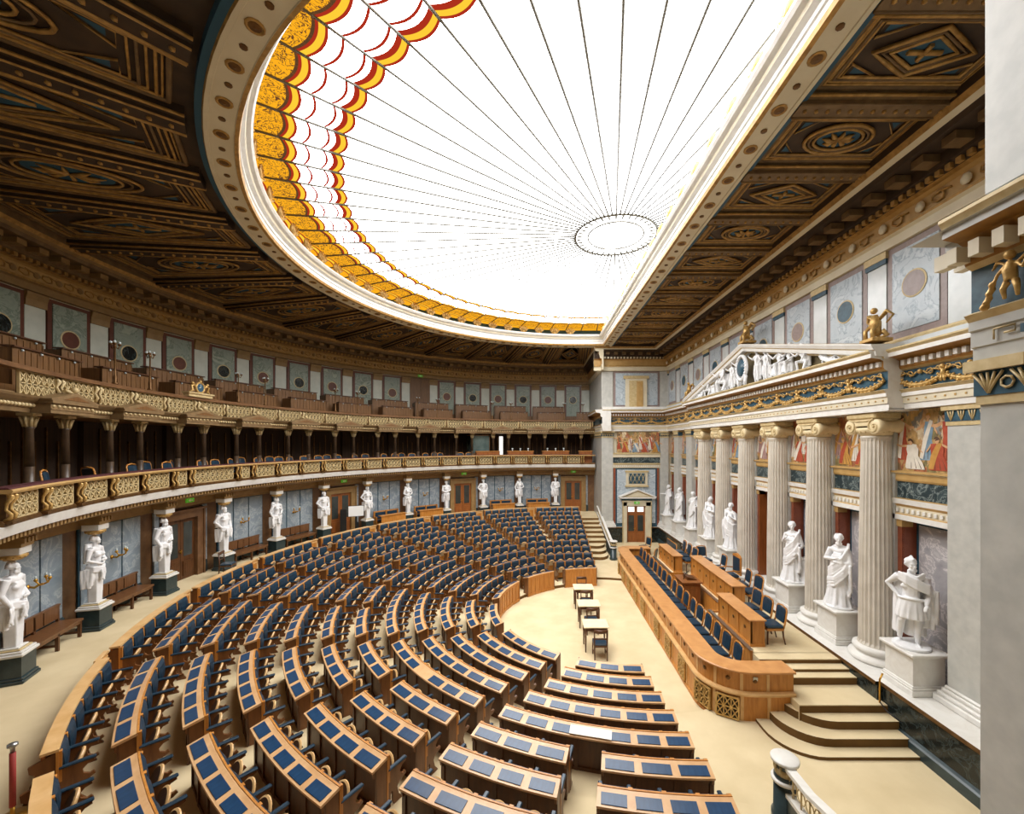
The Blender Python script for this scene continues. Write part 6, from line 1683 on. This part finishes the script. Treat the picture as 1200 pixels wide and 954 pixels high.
# figures in the pediment
def pfig(kind, seed):
    b = MB()
    if kind == 'stand':
        sl, sr = (0, -.18, 1.42), (0, .18, 1.42); nk = torso(b, (0, 0, .95), (0, 0, 1.26), sl, sr)
        limb(b, [sr, (-.05, .34, 1.3), (-.15, .5, 1.45)], [.07, .05, .034]); limb(b, [sl, (0, -.28, 1.15), (-.1, -.3, .9)], [.07, .05, .034])
        hand(b, (-.15, .5, 1.45), (-.2, .5, .8), (1, 0, 0), (0, -1, 0)); hand(b, (-.1, -.3, .9), (-.2, 0, -1), (1, 0, 0), (0, 1, 0))
        limb(b, [(0, .1, .95), (-.05, .12, .5), (.02, .14, .08)], [.1, .068, .045]); limb(b, [(0, -.1, .95), (-.02, -.12, .5), (.0, -.12, .08)], [.1, .068, .045])
        for y in (.14, -.12): b.tube([(.05, y, .04), (-.14, y, .03)], [.045, .03], 7)
        hang(b, (.12, 0, 1.4), 1.2, .4, 6); head(b, tuple(nk + Vector((-.02, 0, .09))), seed * .5, 0, False, 1.1)
    elif kind == 'sit':
        sl, sr = (.08, -.18, 1.0), (.08, .18, 1.0); nk = torso(b, (.1, 0, .52), (.09, 0, .84), sl, sr)
        limb(b, [sr, (-.02, .36, .86), (-.12, .52, 1.06)], [.07, .05, .034]); limb(b, [sl, (.05, -.3, .75), (-.14, -.22, .6)], [.07, .05, .034])
        hand(b, (-.12, .52, 1.06), (-.2, .6, .8), (1, 0, 0), (0, -1, 0)); hand(b, (-.14, -.22, .6), (-1, 0, -.2), (0, 1, 0), (0, 0, -1))
        for s in (-1, 1):
            limb(b, [(.08, s * .1, .5), (-.26, s * .17, .52), (-.2, s * .18, .08)], [.105, .075, .045]); b.tube([(-.16, s * .18, .05), (-.34, s * .2, .03)], [.045, .03], 7)
        b.box(-.02, .3, -.26, .26, 0, .44); robe(b, [(.1, .26, .3), (.35, .24, .3), (.55, .16, .2)], 8, .1, seed=seed, dx=.02)
        head(b, tuple(nk + Vector((-.02, 0, .09))), seed * .7, 0, False, 1.1)
    elif kind == 'kneel':
        sl, sr = (-.1, -.18, .92), (-.1, .18, .92); nk = torso(b, (.06, 0, .48), (-.06, 0, .77), sl, sr)
        limb(b, [sr, (-.25, .28, .72), (-.3, .45, .86)], [.07, .05, .034]); limb(b, [sl, (-.2, -.28, .66), (-.34, -.3, .44)], [.07, .05, .034])
        hand(b, (-.3, .45, .86), (-.3, .6, .6), (1, 0, 0), (0, -1, 0)); hand(b, (-.34, -.3, .44), (-.4, 0, -1), (0, 1, 0), (1, 0, 0))
        limb(b, [(.05, .1, .46), (-.3, .14, .42), (-.22, .14, .06)], [.1, .07, .045]); limb(b, [(.05, -.1, .46), (-.14, -.14, .09), (.28, -.14, .07)], [.1, .07, .05])
        hang(b, (.12, 0, .8), .7, .34, 5); b.tube([(-.18, .14, .04), (-.34, .14, .03)], [.045, .03], 7)
        head(b, tuple(nk + Vector((-.03, 0, .09))), seed * .7, .1, False, 1.1)
    else:
        sl, sr = (-.1, -.34, .56), (.1, -.36, .5); nk = Vector((0, -.42, .6)); torso(b, (0, .18, .2), (0, -.18, .38), (-.13, -.28, .46), (.13, -.28, .46))
        limb(b, [(-.13, -.3, .45), (-.2, -.5, .26), (-.28, -.62, .06)], [.065, .05, .034]); limb(b, [(.12, -.3, .46), (.0, -.1, .52), (-.12, .08, .44)], [.065, .05, .034])
        hand(b, (-.28, -.62, .06), (-.6, -.4, -.1), (.5, -1, 0), (0, 0, -1)); hand(b, (-.12, .08, .44), (-.3, 1, -.2), (1, .3, 0), (0, 0, -1))
        limb(b, [(-.06, .18, .2), (-.1, .62, .36), (-.1, .95, .08)], [.1, .07, .045]); limb(b, [(.06, .18, .18), (.0, .66, .12), (-.02, 1.05, .07)], [.1, .07, .045])
        b.tube([(-.1, .92, .06), (-.1, 1.08, .05)], [.045, .03], 7); sash(b, [(.1, .1, .3), (-.12, .2, .3), (-.12, .5, .2), (.05, .7, .18)], .035, 4, .05)
        head(b, (-.02, -.36, .52), .6, -.2, False, 1.1)
    me = solid(b, .018, 3)
    return me
PF = {(k, s): pfig(k, s) for k in ('stand', 'sit', 'kneel', 'recline') for s in ((-1, 1) if k != 'recline' else (0,))}
seq = [(-4.85, 'recline', 0, .34), (-4.05, 'recline', 0, .52), (-3.2, 'kneel', 1, .60), (-2.45, 'sit', -1, .70), (-1.95, 'sit', 1, .74), (-1.22, 'stand', -1, .58), (-.7, 'stand', 1, .66), (.52, 'stand', -1, .68), (1.12, 'stand', 1, .60), (1.75, 'kneel', -1, .92), (2.45, 'sit', 1, .66), (3.2, 'kneel', 1, .62), (3.95, 'recline', 0, .56), (4.8, 'recline', 0, .34)]
KD = {'recline': 'reclining', 'sit': 'seated', 'kneel': 'kneeling', 'stand': 'standing'}
for j, (dy, k, s, sc) in enumerate(seq):
    rz = 0
    M = T(7.58, YM + dy, 8.31) @ Matrix.Scale(sc, 4)
    if k == 'recline' and dy < 0: M = M @ Matrix.Rotation(pi, 4, 'Z') @ T(0, 0, 0)
    o = place('pediment_figure', PF[k, s], None, M); tag(o, 'white %s figure inside the pediment over the columns, %s from its near corner' % (KD[k], ORD[j]), 'sculpture', 'white pediment sculptures')
t = thing('pediment_wreath', 'white round wreath with a blue disc at the middle of the pediment group', 'wreath', T(7.38, YM - .05, 8.95))
b = MB(); b.tube([(0, .34 * cos(k * pi / 12), .42 * sin(k * pi / 12)) for k in range(24)], .06, 7, closed=True)
for k in range(24): b.ball((-.03, .34 * cos(k * pi / 12), .42 * sin(k * pi / 12)), .055, 5, 4)
for k in range(2): b.tube([(0, (2 * k - 1) * .3, -.3), (0, (2 * k - 1) * .22, -.64)], .06, 6)
b.build('wreath', m['statue'], t)
b = MB(); b.lathe([(.30, 0), (.30, .03), (.001, .035)], 18, 0, Matrix.Rotation(-pi / 2, 4, 'Y')); b.build('disc', m['teal'], t)
# gilded roof figures
ac = MB()
for s in (-1, 1): ac.tube([(.02, s * .05, .45), (.06, s * .24, .62), (.1, s * .36, .5), (.08, s * .2, .36)], [.05, .08, .04, .03], 7, flat=.5)
ac.tube([(0, 0, .1), (-.02, 0, .4), (-.03, 0, .58)], [.1, .12, .06], 8); ac.ball((-.05, 0, .68), .075, 8, 6)
for s in (-1, 1): ac.tube([(-.05, s * .08, .35), (-.18, s * .1, .2), (-.16, s * .1, .0)], [.05, .04, .05], 6); ac.tube([(.06, s * .08, .2), (.16, s * .12, .1), (.0, s * .13, .02)], [.07, .05, .04], 6)
ac.rbox(-.24, .24, -.2, .2, -.06, .02, .01)
acm = ac.mesh('winged_figure', m['gilt'])
for y, z, lab, sc in ((YM, 9.9, 'gilded winged figure on the peak of the pediment', 1.0), (9.2, 8.56, 'gilded winged figure on the near corner of the pediment', .95), (20.4, 8.56, 'gilded winged figure on the far corner of the pediment', .95)):
    o = place('roof_figure', acm, None, T(7.6, y, z) @ Matrix.Scale(sc, 4)); tag(o, lab, 'sculpture', 'gilded figures on the pediment')
# putto in the frieze of the near pier
b = MB()
b.tube([(0, 0, .2), (-.01, .01, .34), (-.01, 0, .46)], [.075, .085, .05], 8); b.ball((-.02, .0, .55), .07, 9, 7)
for s in (-1, 1):
    b.tube([(0, s * .05, .18), (-.02, s * .09, .08), (.0, s * .08, -.06)], [.05, .04, .025], 7); b.tube([(0, s * .07, .42), (-.02, s * .16, .32), (-.03, s * .2, .2 if s > 0 else .42)], [.03, .026, .02], 6)
    b.tube([(.03, s * .05, .42), (.03, s * .2, .52), (.03, s * .27, .42)], [.04, .05, .02], 6, flat=.5)
for k in range(8): b.ball((-.03 + .02 * (k % 2), .22 + .02 * k, .2 - .06 * k if k < 5 else -.1), .05, 6, 4)
b.tube([(-.01, -.2, .42), (-.02, -.34, .3), (-.01, -.5, .34)], [.04, .05, .04], 6)
me = solid(b, .014, 3); me.materials.clear(); me.materials.append(m['gilt'])
for k in range(2):
    o = place('putto', me, None, T(PX - .11, 3.42 - .72 * k, 7.50) @ Matrix.Scale(.58, 4)); tag(o, 'small gilded winged boy on the blue frieze of the near pier, %s from its corner' % ORD[k], 'sculpture', 'gilded boys on the near pier')
